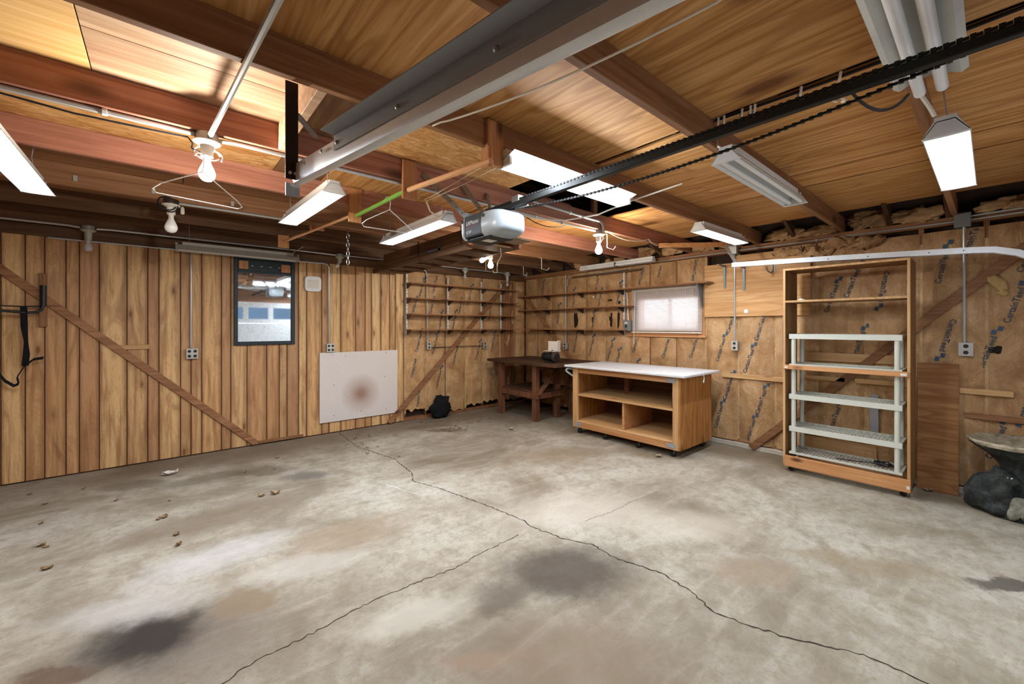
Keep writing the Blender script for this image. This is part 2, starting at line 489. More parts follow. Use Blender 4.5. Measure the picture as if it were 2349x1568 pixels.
def g_ball(c, r, seg=14, rings=9):
    rx, ry, rz = r if isinstance(r, (tuple, list)) else (r, r, r)
    V = [(c[0], c[1], c[2] - rz)]
    for i in range(1, rings):
        ph = math.pi * i / rings - math.pi / 2
        for k in range(seg):
            a = 2 * math.pi * k / seg
            V.append((c[0] + rx * math.cos(ph) * math.cos(a), c[1] + ry * math.cos(ph) * math.sin(a), c[2] + rz * math.sin(ph)))
    V.append((c[0], c[1], c[2] + rz))
    F = [(0, 1 + (k + 1) % seg, 1 + k) for k in range(seg)]
    for i in range(rings - 2):
        for k in range(seg):
            a, b = 1 + i * seg + k, 1 + i * seg + (k + 1) % seg
            F.append((a, b, b + seg, a + seg))
    t = len(V) - 1; o = 1 + (rings - 2) * seg
    F += [(o + k, o + (k + 1) % seg, t) for k in range(seg)]
    return V, F
def g_ribbon(pts, w, wdir, th=.003):
    """flat strap along pts, width vectors per point or one vector"""
    V, F = [], []
    P = [Vector(p) for p in pts]
    for i, p in enumerate(P):
        wd = Vector(wdir[i] if isinstance(wdir, list) else wdir).normalized()
        t = (P[min(i + 1, len(P) - 1)] - P[max(i - 1, 0)]).normalized()
        nn = t.cross(wd).normalized() * th / 2
        for a, b in ((-1, -1), (1, -1), (1, 1), (-1, 1)):
            V.append(tuple(p + wd * (a * w / 2) + nn * b))
    for i in range(len(P) - 1):
        for k in range(4):
            a, b = i * 4 + k, i * 4 + (k + 1) % 4
            F.append((a, b, b + 4, a + 4))
    F += [(3, 2, 1, 0), tuple(range(len(V) - 4, len(V)))]
    return V, F
def arc(c, r, a0, a1, nseg, e1, e2):
    c, e1, e2 = Vector(c), Vector(e1), Vector(e2)
    return [c + e1 * (r * math.cos(R(a0 + (a1 - a0) * i / nseg))) + e2 * (r * math.sin(R(a0 + (a1 - a0) * i / nseg))) for i in range(nseg + 1)]

WL = {}
def mk(name, geoms, mat, parent=None, bev=0.0, smooth=False, label=None, cat=None, group=None, kind=None, base=True, origin=None):
    if isinstance(geoms, tuple):
        geoms = [geoms]
    V, F = [], []
    for v, f in geoms:
        o = len(V)
        V += v
        F += [tuple(i + o for i in q) for q in f]
    lo = Vector((min(v[0] for v in V), min(v[1] for v in V), min(v[2] for v in V)))
    hi = Vector((max(v[0] for v in V), max(v[1] for v in V), max(v[2] for v in V)))
    c = (lo + hi) / 2
    if parent is None and base:
        c.z = lo.z
    if origin is not None:
        c = Vector(origin)
    me = bpy.data.meshes.new(name)
    me.from_pydata([tuple(Vector(v) - c) for v in V], [], F)
    bm = bmesh.new(); bm.from_mesh(me)
    bmesh.ops.recalc_face_normals(bm, faces=bm.faces)
    if bev:
        bmesh.ops.bevel(bm, geom=list(bm.edges), offset=bev, segments=1, affect='EDGES', clamp_overlap=True)
    bm.to_mesh(me); bm.free()
    if smooth:
        for p in me.polygons:
            p.use_smooth = True
        me.set_sharp_from_angle(angle=R(40))
    me.materials.append(M[mat] if isinstance(mat, str) else mat)
    o = bpy.data.objects.new(name, me)
    COL.objects.link(o)
    WL[o] = c.copy()
    if parent is not None:
        o.parent = parent
        o.location = c - WL[parent]
    else:
        o.location = c
    if label: o['label'] = label
    if cat: o['category'] = cat
    if group: o['group'] = group
    if kind: o['kind'] = kind
    return o
def thing(name, label, cat, loc, group=None, rz=0):
    o = bpy.data.objects.new(name, None)
    COL.objects.link(o)
    o.empty_display_size = .1
    o.location = loc; o.rotation_euler.z = rz
    o['label'] = label; o['category'] = cat
    if group: o['group'] = group
    WL[o] = Vector(loc)
    return o
def struct(name, label, cat, loc=(0, 0, 0)):
    o = thing(name, label, cat, loc)
    o['kind'] = 'structure'
    return o
def bx(name, x0, x1, y0, y1, z0, z1, mat, parent=None, bev=.002, **k):
    return mk(name, g_box(x0, x1, y0, y1, z0, z1), mat, parent, bev=bev, **k)
def text_geo(body, size, bold=0.0):
    cu = bpy.data.curves.new('t', 'FONT'); cu.body = body; cu.size = size; cu.resolution_u = 2; cu.offset = bold
    ob = bpy.data.objects.new('t', cu); COL.objects.link(ob)
    dg = bpy.context.evaluated_depsgraph_get(); dg.update()
    me = bpy.data.meshes.new_from_object(ob.evaluated_get(dg))
    V = [(v.co.x, v.co.y) for v in me.vertices]
    F = [tuple(p.vertices) for p in me.polygons]
    bpy.data.objects.remove(ob); bpy.data.curves.remove(cu); bpy.data.meshes.remove(me)
    x0 = min(v[0] for v in V); x1 = max(v[0] for v in V)
    return [(v[0] - x0, v[1]) for v in V], F, x1 - x0

XR, YB = 5.49, 6.04
XL, YF = -1.75, -.48
JY = [.20, 1.005, 1.815, 2.62, 3.43, 4.24, 5.05, 5.86]
JZ0, JZ1 = 2.50, 2.65

# ================================================================== SETTING
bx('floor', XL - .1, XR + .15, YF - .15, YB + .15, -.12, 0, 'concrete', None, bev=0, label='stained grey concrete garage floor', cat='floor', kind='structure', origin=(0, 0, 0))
floor_o = bpy.data.objects['floor']

def strip(name, pts, w, seed, step=.02, mat='crack'):
    rnd = random.Random(seed)
    P = []
    for i in range(len(pts) - 1):
        a, b = Vector(pts[i]), Vector(pts[i + 1])
        k = max(2, int((b - a).length / step))
        nv = Vector((-(b - a).y, (b - a).x)).normalized()
        for j in range(k):
            off = 0 if j == 0 else rnd.uniform(-.009, .009)
            P.append(a.lerp(b, j / k) + nv * off)
    P.append(Vector(pts[-1]))
    V, F = [], []
    for i, p in enumerate(P):
        t = (P[min(i + 1, len(P) - 1)] - P[max(i - 1, 0)]).normalized()
        nv = Vector((-t.y, t.x))
        ww = w * rnd.uniform(.35, 1.3)
        V += [(p.x + nv.x * ww, p.y + nv.y * ww, .0012), (p.x - nv.x * ww, p.y - nv.y * ww, .0012)]
    F = [(2 * i, 2 * i + 1, 2 * i + 3, 2 * i + 2) for i in range(len(P) - 1)]
    o = mk(name, (V, F), mat, floor_o)
    return o
strip('floor_crack', [(1.909, 6.03), (1.853, 5.136), (2.008, 4.405), (1.946, 3.856), (1.857, 3.652), (1.963, 3.322), (2.04, 2.94), (2.092, 2.639), (2.131, 2.337), (2.109, 2.265), (2.155, 1.975),
                      (2.259, 1.786), (2.23, 1.621), (2.314, 1.3), (2.274, 1.092), (2.205, .943), (2.259, .754), (2.291, .651), (2.443, .383), (2.449, .173), (2.47, -.2)], .0045, 3)
strip('floor_crack', [(1.96, 2.22), (1.831, 2.212), (1.595, 2.197), (1.371, 2.164), (1.205, 2.19), (.99, 2.2), (.745, 2.191), (.608, 2.164), (.431, 2.151), (.275, 2.139), (.193, 2.1), (-.1, 2.08)], .0028, 5)
strip('floor_crack', [(3.677, 1.954), (3.067, 2.004), (2.753, 2.001), (2.476, 2.042)], .0014, 9)

strip('floor_scratch', [(1.62, 3.75), (1.74, 3.34)], .003, 12, .05, 'plastic_white')
# ---- back wall
wb = struct('wall_back', 'plank panelled back wall with paper faced insulation at its right', 'wall')
bx('sheathing', XL - .1, XR + .12, YB + .10, YB + .12, 0, 2.5, 'attic_dark', wb, 0)
GR = [-1.75, -1.6, -1.45, -1.30, -1.15, -1.001, -.875, -.733, -.64, -.496, -.286, -.119, -.026, .162, .257, .356, .546, .64, .807, 1.02, 1.163, 1.255, 1.393, 1.493, 1.685, 1.783, 1.942, 2.152, 2.292, 2.386, 2.533, 2.673, 2.767, 2.906]
for i in range(len(GR) - 1):
    bx('plank', GR[i] + .003, GR[i + 1] - .003, YB - .004, YB + .012, .015, 2.385, 'plank', wb, bev=.003)
bx('backing_board', XL, 2.90, YB + .012, YB + .02, 0, 2.39, 'dark_z', wb, 0)
bx('top_plate', XL, XR, YB - .02, YB + .09, 2.385, 2.5, 'dark_x', wb)
bx('bottom_plate', 2.9, XR, YB + .0, YB + .09, 0, .05, 'fir_x', wb)
BS = [2.93, 3.30, 3.69, 4.07, 4.45, 4.85, 5.25, 5.50]
for s in BS:
    bx('stud', s - .019, s + .019, YB + .006, YB + .09, .04, 2.4, 'dark_z', wb)
    if s < 5.4: bx('paper_flange', s - .017, s + .017, YB + .001, YB + .0055, .12, 2.38, 'kraft_flange', wb, 0)
bx('corner_board', 4.87, 5.17, YB - .03, YB - .008, .12, 2.36, 'fir_z', wb)
def brace(parent, p0, p1, mat='fir_x', w=.072, nrm=(0, 1, 0)):
    return mk('diagonal_brace', g_beam(p0, p1, .02, w, up=Vector(nrm).cross(Vector(p1) - Vector(p0))), mat, parent, bev=.002)
brace(wb, (-1.72, YB - .018, 2.60), (.90, YB - .018, .035), 'fir_x')
brace(wb, (2.64, YB - .055, .03), (4.98, YB - .055, 2.31), 'fir_x')
bx('batten', -.332, -.105, YB - .022, YB - .004, 1.255, 1.305, 'pine_x', wb)
bx('batten', -.905, -.855, YB - .04, YB - .018, 1.50, 2.02, 'fir_z', wb)
bx('batten', .93, 1.45, YB - .02, YB - .004, .02, .055, 'fir_x', wb)

# ---- paper faced insulation
def disp(a, a0, a1, z, seed):
    u = min(1, max(0, (a - a0) / (a1 - a0)))
    b = .026 * (math.sin(math.pi * u) ** .6 if 0 < u < 1 else 0)
    e = min(1, 6 * min(u, 1 - u))
    w = .022 * noise.noise(Vector((a * 5, z * 2.2, seed))) + .011 * noise.noise(Vector((a * 19, z * 8, seed + 5)))
    return b + e * w
BATTS = []
def batt(parent, wall, a0, a1, z0, z1, ragged=0.0):
    seed = len(BATTS) * 3.7
    na, nz = 12, max(6, int((z1 - z0) / .045))
    V, F = [], []
    for j in range(nz + 1):
        for i in range(na + 1):
            a = a0 + (a1 - a0) * i / na
            z = z0 + (z1 - z0) * j / nz
            d = disp(a, a0, a1, z, seed)
            if j == 0 and ragged:
                z += ragged * (noise.noise(Vector((a * 14, seed, 0))) + .3)
            V.append((XR - d, a, z) if wall == 'r' else (a, YB - d, z))
    for j in range(nz):
        for i in range(na):
            k = j * (na + 1) + i
            F.append((k, k + 1, k + na + 2, k + na + 1))
    o = mk('insulation_batt', (V, F), 'kraft', parent, smooth=True)
    for p in o.data.polygons: p.use_smooth = True
    BATTS.append((wall, a0, a1, z0, z1, seed, o))
    return o
for i in range(len(BS) - 1):
    z0 = [.15, .10, .06, .10, .12, .1, .1][i]
    batt(wb, 'b', BS[i] + .008, BS[i + 1] - .008 if i != 1 else BS[i + 1] - .03, z0, 2.38, .05)
# ---- right wall
wr = struct('wall_right', 'stud wall with brown paper faced insulation beside the window', 'wall')
WY0, WY1, WZ0, WZ1 = 2.57, 3.45, 1.47, 1.90
for (y0, y1, z0, z1) in ((YF, WY0, 0, 2.5), (WY1, YB + .1, 0, 2.5), (WY0, WY1, 0, WZ0), (WY0, WY1, WZ1, 2.5)):
    bx('sheathing', XR + .10, XR + .12, y0, y1, z0, z1, 'attic_dark', wr, 0)
RS = [YF, -.376, .03, .436, .842, 1.248, 1.654, 2.06, 2.466, 2.87, 3.28, 3.62, 4.09, 4.5, 4.9, 5.30, 5.70, 6.02]
for s in RS[1:-1]:
    if s in (2.87, 3.28):
        for z0, z1 in ((.07, 1.36), (2.07, 2.43)):
            bx('stud', XR + .006, XR + .09, s - .019, s + .019, z0, z1, 'fir_z', wr)
    else:
        bx('stud', XR + .006, XR + .09, s - .019, s + .019, .07, 2.43, 'fir_z', wr)
        bx('paper_flange', XR + .001, XR + .0055, s - .018, s + .018, .09, 2.28 if s < 1.3 else 2.42, 'kraft_flange', wr, 0)
bx('top_plate', XR - .012, XR + .09, YF, YB - .03, 2.43, 2.50, 'fir_y', wr)
bx('bottom_plate', XR + .0, XR + .09, YF, YB - .03, .06, .10, 'fir_y', wr)
bx('concrete_curb', XR - .035, XR + .12, YF, 4.4, 0, .06, 'concrete_pale', wr, .006)
for i in range(len(RS) - 1):
    a0, a1 = RS[i] + .010, RS[i + 1] - .010
    mid = (a0 + a1) / 2
    if 2.47 < mid < 3.62:
        batt(wr, 'r', a0, a1, .075, 1.345); batt(wr, 'r', a0, a1, 2.09, 2.42)
    elif 1.65 < mid < 2.47:
        batt(wr, 'r', a0, a1, .075, 2.30)
    else:
        batt(wr, 'r', a0, a1, .075, 2.42 if mid > 1 else 2.38)
brace(wr, (XR - .045, 1.90, .03), (XR - .045, -.35, 2.33), 'fir_y', .08, (1, 0, 0))
brace(wr, (XR - .045, 5.98, 2.10), (XR - .045, 3.92, .05), 'fir_y', .08, (1, 0, 0))
bx('batten', XR - .055, XR - .035, 1.50, 2.24, .86, .915, 'pine_y', wr)
bx('batten', XR - .055, XR - .035, -.12, .19, .905, .955, 'pine_y', wr)
bx('batten', XR - .05, XR - .02, -.45, .16, .69, .735, 'fir_y', wr)
bx('batten', XR - .055, XR - .035, 1.0, 1.38, .92, .965, 'pine_y', wr)
bx('batten', XR - .055, XR - .035, .52, .92, .92, .965, 'pine_y', wr)
bx('nailer', XR - .06, XR - .03, 3.40, 4.75, 2.34, 2.37, 'dark_y', wr)
bx('plywood_panel', XR - .052, XR - .037, 2.088, 2.462, 1.627, 2.30, 'ply_wall', wr)
bx('plywood_panel', XR - .052, XR - .037, 1.30, 2.082, 1.627, 2.30, 'ply_wall', wr)
bx('plywood_panel', XR - .05, XR - .035, 1.28, 2.10, 2.305, 2.385, 'ply_wall', wr)
bx('scrap_board', XR - .05, XR - .03, .75, 1.40, .08, .30, 'pine_y', wr)
bx('scrap_board', XR - .05, XR - .03, .62, 1.38, 1.13, 1.22, 'pine_y', wr)

# crumpled insulation stuffed along the eave
def wad(y, w, h, seed, mat='kraft', x=XR - .02):
    V, F = g_ball((x, y, 2.50 + h * .5), (.07, w / 2, h / 2), 26, 18)
    V2 = []
    for v in V:
        q = Vector(v); d = noise.noise(q * 14 + Vector((seed, 0, 0))) + .7 * noise.noise(q * 34 + Vector((seed, 0, 0)))
        V2.append(tuple(Vector((x, y, 2.5 + h * .5)) + (q - Vector((x, y, 2.5 + h * .5))) * (1 + .55 * d)))
    return mk('insulation_wad', (V2, F), mat, wr, smooth=True)
for k, y in enumerate([-.1, .45, .8, 1.2, 1.55, 2.15, 2.5, 2.95, 3.4, 3.9, 4.6]):
    wad(y, .36, .10 + .04 * (k % 3), k * 5.1)
for k, (y, z) in enumerate([(1.52, 2.34), (1.05, 2.39), (.85, 2.36), (1.25, 2.30)]):
    V, F = g_ball((XR - .03, y, z), (.05, .17, .05), 26, 16)
    V = [tuple(Vector(v) + Vector((-.5, 0, 1)) * (.05 * noise.noise(Vector(v) * 16) + .03 * noise.noise(Vector(v) * 40))) for v in V]
    mk('insulation_wad', (V, F), 'kraft', wr, smooth=True)
mk('insulation_tuft', (lambda q: ([tuple(Vector(v) + Vector((0, 1, 1)) * .11 * noise.noise(Vector(v) * 17)) for v in q[0]], q[1]))(g_ball((XR - .05, -.03, 1.86), (.02, .035, .07), 12, 9)), 'insul_yellow', wr, smooth=True)
mk('insulation_tuft', (lambda q: ([tuple(Vector(v) + Vector((1, 0, 1)) * .03 * noise.noise(Vector(v) * 18)) for v in q[0]], q[1]))(g_ball((4.05, YB - .03, .17), (.03, .03, .12), 12, 9)), 'insul_yellow', wb, smooth=True)
# torn dark patches on the paper
def patch(wall, a, z, ra, rz, seed, mat='tar', name='torn_patch'):
    for (w, a0, a1, z0, z1, sd, o) in BATTS:
        if w == wall and a0 - .02 <= a <= a1 + .02 and z0 <= z <= z1:
            k = 18
            V = []
            for i in range(k):
                t = 2 * math.pi * i / k
                r = 1 + .75 * noise.noise(Vector((math.cos(t) * 1.6, math.sin(t) * 1.6, seed)))
                aa, zz = a + ra * r * math.cos(t), z + rz * r * math.sin(t)
                d = disp(aa, a0, a1, zz, sd) + .005
                V.append((XR - d, aa, zz) if wall == 'r' else (aa, YB - d, zz))
            d = disp(a, a0, a1, z, sd) + .005
            V.append((XR - d, a, z) if wall == 'r' else (a, YB - d, z))
            mk(name, (V, [(i, (i + 1) % k, k) for i in range(k)]), mat, o)
            return
for i, q in enumerate([('r', 4.69, 1.61, .05, .13, 1), ('r', 3.955, 1.60, .03, .10, 2), ('r', 3.81, 1.63, .022, .12, 3), ('r', 3.97, 1.925, .05, .018, 4), ('r', 3.80, 1.88, .022, .022, 5), ('r', 4.33, 1.62, .02, .04, 6), ('r', -.02, 1.30, .05, .03, 8)]):
    patch(*q)

# printed lettering on the paper
TV, TF, TW = text_geo('CertainTeed', .060, .0011)
def letter(wall, a, z, ang, sq=True, words=1, pos=0):
    for (w, a0, a1, z0, z1, sd, o) in BATTS:
        if w == wall and a0 - .03 <= a <= a1 + .03 and z0 - .1 <= z <= z1 + .1:
            break
    else:
        return
    ca, sa = math.cos(R(ang)), math.sin(R(ang))
    def put(V, F, mat, name):
        keep = []
        P = []
        for (x, y) in V:
            r_, u_ = x * ca - y * sa, x * sa + y * ca
            aa = a - r_ if wall == 'r' else a + r_
            zz = z + u_
            d = disp(aa, a0, a1, zz, sd) + .006
            P.append((XR - d, aa, zz) if wall == 'r' else (aa, YB - d, zz))
        zi = [p[2] for p in P]
        F2 = [f for f in F if all(z0 + .01 < zi[i] < z1 - .01 for i in f)]
        if F2:
            used = sorted({i for f in F2 for i in f}); ix = {k: j for j, k in enumerate(used)}
            mk(name, ([P[i] for i in used], [tuple(ix[i] for i in f) for f in F2]), mat, o)
    put([(x - TW / 2, y - .02) for x, y in TV], TF, 'ink_blue', 'printed_lettering')
    if sq:
        s = .024
        for q, (cx_, cy_) in enumerate(((TW / 2 + .035, .012), (TW / 2 + .075, -.016))):
            put([(cx_ - s / 1.2, cy_ - s / 1.6), (cx_ + s / 1.2, cy_ - s / 1.6), (cx_ + s / 1.2, cy_ + s / 1.6), (cx_ - s / 1.2, cy_ + s / 1.6)], [(0, 1, 2, 3)], 'ink_square', 'printed_square')
LR = [(2.27, 1.20, 74), (2.14, 1.57, 74), (1.94, 1.08, 73), (1.81, 1.48, 73), (2.18, .72, 74), (2.29, .34, 76), (1.80, .60, 74), (1.92, .22, 74),
      (3.40, 2.28, -108), (2.60, 2.27, -102), (3.10, 2.36, 74), (3.02, 1.20, 72), (2.62, 1.22, 72), (3.50, 1.25, 70), (3.98, 1.10, 70), (3.52, .8, 72),
      (.03, 1.27, 74), (-.12, 1.68, 74), (.26, 1.42, -104), (.95, 1.95, 72), (1.12, 1.80, 72), (.70, 1.90, -100), (-.02, .50, 74), (.12, 2.28, 74), (.30, 2.05, 80),
      (3.45, .35, 74), (4.2, 1.90, 80), (4.33, 1.55, 80), (3.82, 2.0, 78), (4.75, 1.95, 80), (5.1, 1.7, 80), (5.45, 1.62, 80), (5.5, 2.15, 80), (4.7, 1.2, 76), (4.35, 1.15, 76),
      (-.2, 2.1, 70), (.9, 1.3, 74), (1.1, .5, 74), (-.2, .9, -100), (4.25, 2.15, 80), (3.85, .95, 74)]
for a, z, g in LR: letter('r', a, z, g)
LB = [(3.15, 1.24, 75), (3.45, 1.2, 75), (3.06, .84, 75), (3.52, .62, 75), (3.15, .36, 84), (3.85, 1.0, 75), (4.32, 1.05, 72), (4.66, 1.2, 75), (3.82, 1.57, 78), (3.55, 1.55, 78), (3.08, 1.85, 72), (3.95, 1.87, 78), (4.6, 1.77, 78), (3.45, 2.2, 76), (4.15, 2.03, 76), (3.2, 2.1, 70), (3.4, 1.86, 76), (4.4, 2.25, 74)]
for a, z, g in LB: letter('b', a, z, g, sq=(a * 10) % 3 > 1)

# ---- window in the right wall
w1 = struct('window_1', 'small sliding window behind the white blind', 'window', (XR, 3.0, 1.4))
for (y0, y1, z0, z1) in ((2.47, WY0, 1.37, 2.06), (WY1, 3.62, 1.37, 2.06), (WY0, WY1, 1.37, WZ0), (WY0, WY1, WZ1, 2.06)):
    bx('frame_board', XR - .012, XR + .10, y0 + .002, y1 - .002, z0, z1, 'orange_pine', w1)
bx('sash', XR + .075, XR + .09, (WY0 + WY1) / 2 - .03, (WY0 + WY1) / 2 + .03, WZ0, WZ1, 'white_metal', w1)
bx('pane', XR + .08, XR + .084, WY0, WY1, WZ0, WZ1, 'clear_glass', w1, 0)
bx('sill', XR - .045, XR + .02, 2.45, 3.66, 1.352, 1.372, 'orange_pine', w1)
bl = thing('window_blind', 'white horizontal slat blind hanging over the small window', 'blind', (XR - .035, 3.03, 1.41))
bx('headrail', XR - .05, XR - .018, 2.50, 3.565, 2.032, 2.06, 'plastic_cream', bl)
sl0 = mk('slat', g_beam((XR - .034, 2.502, 2.02), (XR - .034, 3.563, 2.02), .0025, .024, up=(math.sin(R(42)), 0, math.cos(R(42)))), 'slat', bl)
nsl = 30
for k in range(1, nsl):
    o = sl0.copy(); COL.objects.link(o); o.parent = bl; o.location.z = sl0.location.z - k * .0197
bx('bottom_rail', XR - .045, XR - .022, 2.502, 3.563, 1.408, 1.428, 'plastic_cream', bl)
mk('tilt_wand', g_cyl((XR - .06, 3.50, 2.03), (XR - .06, 3.52, 1.24), .004, seg=8), 'plastic_white', bl)
for y in (2.72, 3.13, 2.62):
    mk('ladder_cord', g_cyl((XR - .052, y, 2.03), (XR - .052, y, 1.43), .0018, seg=6), 'plastic_white', bl)

# ---- framed reflective pane on the plank wall
w2 = struct('window_2', 'dusty black framed pane on the plank wall reflecting the lights', 'window', (1.0, YB - .01, 1.27))
for (x0, x1, z0, z1) in ((.668, .709, 1.27, 2.38), (1.296, 1.343, 1.27, 2.38), (.709, 1.296, 1.27, 1.315), (.709, 1.296, 2.33, 2.38), (.709, 1.296, 2.168, 2.195)):
    bx('frame', x0, x1, YB - .038, YB - .003, z0, z1, 'black_frame', w2, .004)
bx('dark_panel', .709, 1.296, YB - .016, YB - .004, 2.195, 2.33, 'black_frame', w2, 0)
bx('pane', .709, 1.296, YB - .018, YB - .005, 1.315, 2.168, 'dusty_pane', w2, 0)
bx('wood_block', .716, .815, YB - .05, YB - .016, 2.215, 2.315, 'hang_board', w2)
bx('wood_block', 1.18, 1.285, YB - .05, YB - .016, 2.205, 2.305, 'hang_board', w2)
for k in range(4):
    bx('bright_tick', .85 + k * .1, .875 + k * .1, YB - .0185, YB - .0155, 2.26, 2.266, 'white_ink', w2, 0)

# ---- walls and sectional door behind the camera
wl = struct('wall_left', 'boarded left garage wall', 'wall')
bx('boarding', XL - .1, XL, YF - .12, YB + .1, 0, 2.5, 'fir_z', wl, 0)
wf = struct('wall_front', 'front garage wall around the door', 'wall')
for (x0, x1, z0, z1) in ((XL - .1, .45, 0, 2.5), (5.12, XR + .12, 0, 2.5), (.45, 5.12, 2.14, 2.5)):
    bx('boarding', x0, x1, YF - .12, YF, z0, z1, 'fir_x', wf, 0)
d1 = struct('door_1', 'white sectional garage door with a row of windows', 'door', (2.78, YF, 0))
for k in range(3):
    bx('door_section', .45, 5.12, YF - .06, YF - .02, k * .53 + .003, (k + 1) * .53, 'door_white', d1)
bx('door_section', .45, 5.12, YF - .06, YF - .02, 1.593, 1.70, 'door_white', d1)
bx('door_section', .45, 5.12, YF - .06, YF - .02, 2.00, 2.135, 'door_white', d1)
for k in range(9):
    x = .45 + k * (4.67 - .12) / 8
    bx('mullion', x, x + .12, YF - .06, YF - .02, 1.70, 2.00, 'door_white', d1)
for k in range(8):
    x = .45 + k * (4.67 - .12) / 8
    bx('pane', x + .12, x + (4.67 - .12) / 8, YF - .045, YF - .04, 1.70, 2.0, 'tinted_glass', d1, 0)

# ---- ceiling: joists, sheets on top of them, rafters, roof
ce = struct('ceiling', 'open joist ceiling with plywood and strand board laid above', 'ceiling')
for k, y in enumerate(JY):
    bx('joist', XL, XR + .05, y, y + .038, JZ0, JZ1, ('joist', 'joist', 'joist', 'joist_red', 'joist_red', 'joist', 'dark_x', 'dark_x')[k], ce, .003)  # joist woods: partly own timber colour, partly light and shade painted in
def sheet(x0, x1, y0, y1, mat, z=0.0, name='ceiling_sheet'):
    bx(name, x0 + .002, x1 - .002, y0 + .002, y1 - .002, JZ1 + z, JZ1 + .014 + z, mat, ce, .001)
XE = 5.17
for (x0, x1, m) in ((XL, -.55, 'ply_y'), (-.55, .95, 'ply_y'), (.95, 2.32, 'ply_y'), (2.36, 3.655, 'ply_y'), (3.67, 4.01, 'ply_y'), (4.03, XE, 'ply_y')):
    sheet(x0, x1, YF, 1.832, m)
sheet(XL, -.24, 1.836, 2.638, 'ply_bright')
for (a, b) in ((1.836, 2.03), (2.03, 2.26), (2.26, 2.638)):
    sheet(-.24, .52, a, b, 'rough_board', name='ceiling_board')
bx('blocking', .50, .54, 1.855, 2.618, 2.502, 2.648, 'rough_board', ce)
sheet(.54, .86, 1.836, 2.638, 'ply_grey'); sheet(.88, 2.2, 1.836, 2.638, 'osb'); sheet(3.58, XE, 1.836, 2.638, 'ply_y')
sheet(XL, .62, 2.642, 3.446, 'osb'); sheet(.62, .95, 2.642, 3.446, 'ply_grey'); sheet(.95, 2.35, 2.642, 3.446, 'ply_y'); sheet(2.37, XE, 2.642, 3.446, 'ply_y')
for bay in ((3.45, 4.256), (4.26, 5.066), (5.07, YB + .05)):
    rows = [bay[0] + (bay[1] - bay[0]) * q for q in (0, .34, .67, 1)]
    for r_ in range(3):
        cuts = [XL, random.Random(r_ + bay[0]).uniform(.1, 1.6), random.Random(r_ + 9 + bay[0]).uniform(2.2, 3.6), XE]
        for q in range(3):
            sheet(cuts[q], cuts[q + 1], rows[r_], rows[r_ + 1], 'ceil_plank', name='ceiling_board')
# rafters and roof
sl = math.tan(R(21))
def rz(x): return 2.5 + (XR - x) * sl
for y in [q + .042 for q in JY] + [q + .44 for q in JY[:-1]]:
    V, F = g_prism([(XR + .08, rz(XR + .08)), (XR + .08, rz(XR + .08) + .14), (2.0, rz(2.0) + .14), (2.0, rz(2.0))], 'y', y, y + .036)
    mk('rafter', (V, F), 'dark_x', ce, bev=.002)
ro = struct('roof', 'dark roof boarding above the rafters', 'roof')
for x0, x1 in ((XR + .2, 1.87), (XL - .2, 1.87)):
    h0, h1 = rz(XR + .2) + .145, rz(1.87) + .145
    mk('roof_boarding', g_prism([(x0, h0), (x0, h0 + .03), (x1, h1 + .03), (x1, h1)], 'y', YF - .2, YB + .2), 'attic_dark', ro)
for y in (YF - .12, YB + .1):
    mk('gable', g_prism([(XL - .2, 2.49), (XR + .2, 2.49), (XR + .2, rz(XR + .2) + .15), (1.87, rz(1.87) + .15), (XL - .2, rz(XR + .2) + .15)], 'y', y, y + .02), 'attic_dark', ro)
mk('eave_closure', g_prism([(YF, 2.49), (YB, 2.49), (YB, 2.75), (YF, 2.75)], 'x', XR + .11, XR + .13), 'attic_dark', ro)
mk('eave_closure', g_prism([(YF, 2.49), (YB, 2.49), (YB, 2.75), (YF, 2.75)], 'x', XL - .13, XL - .11), 'attic_dark', ro)
bx('attic_board', 2.55, 3.05, 2.66, 2.78, JZ1 + .001, JZ1 + .05, 'joist_red', ce, .02)
bx('attic_post', 3.38, 3.44, 2.66, 2.70, JZ1, 3.0, 'joist', ce)

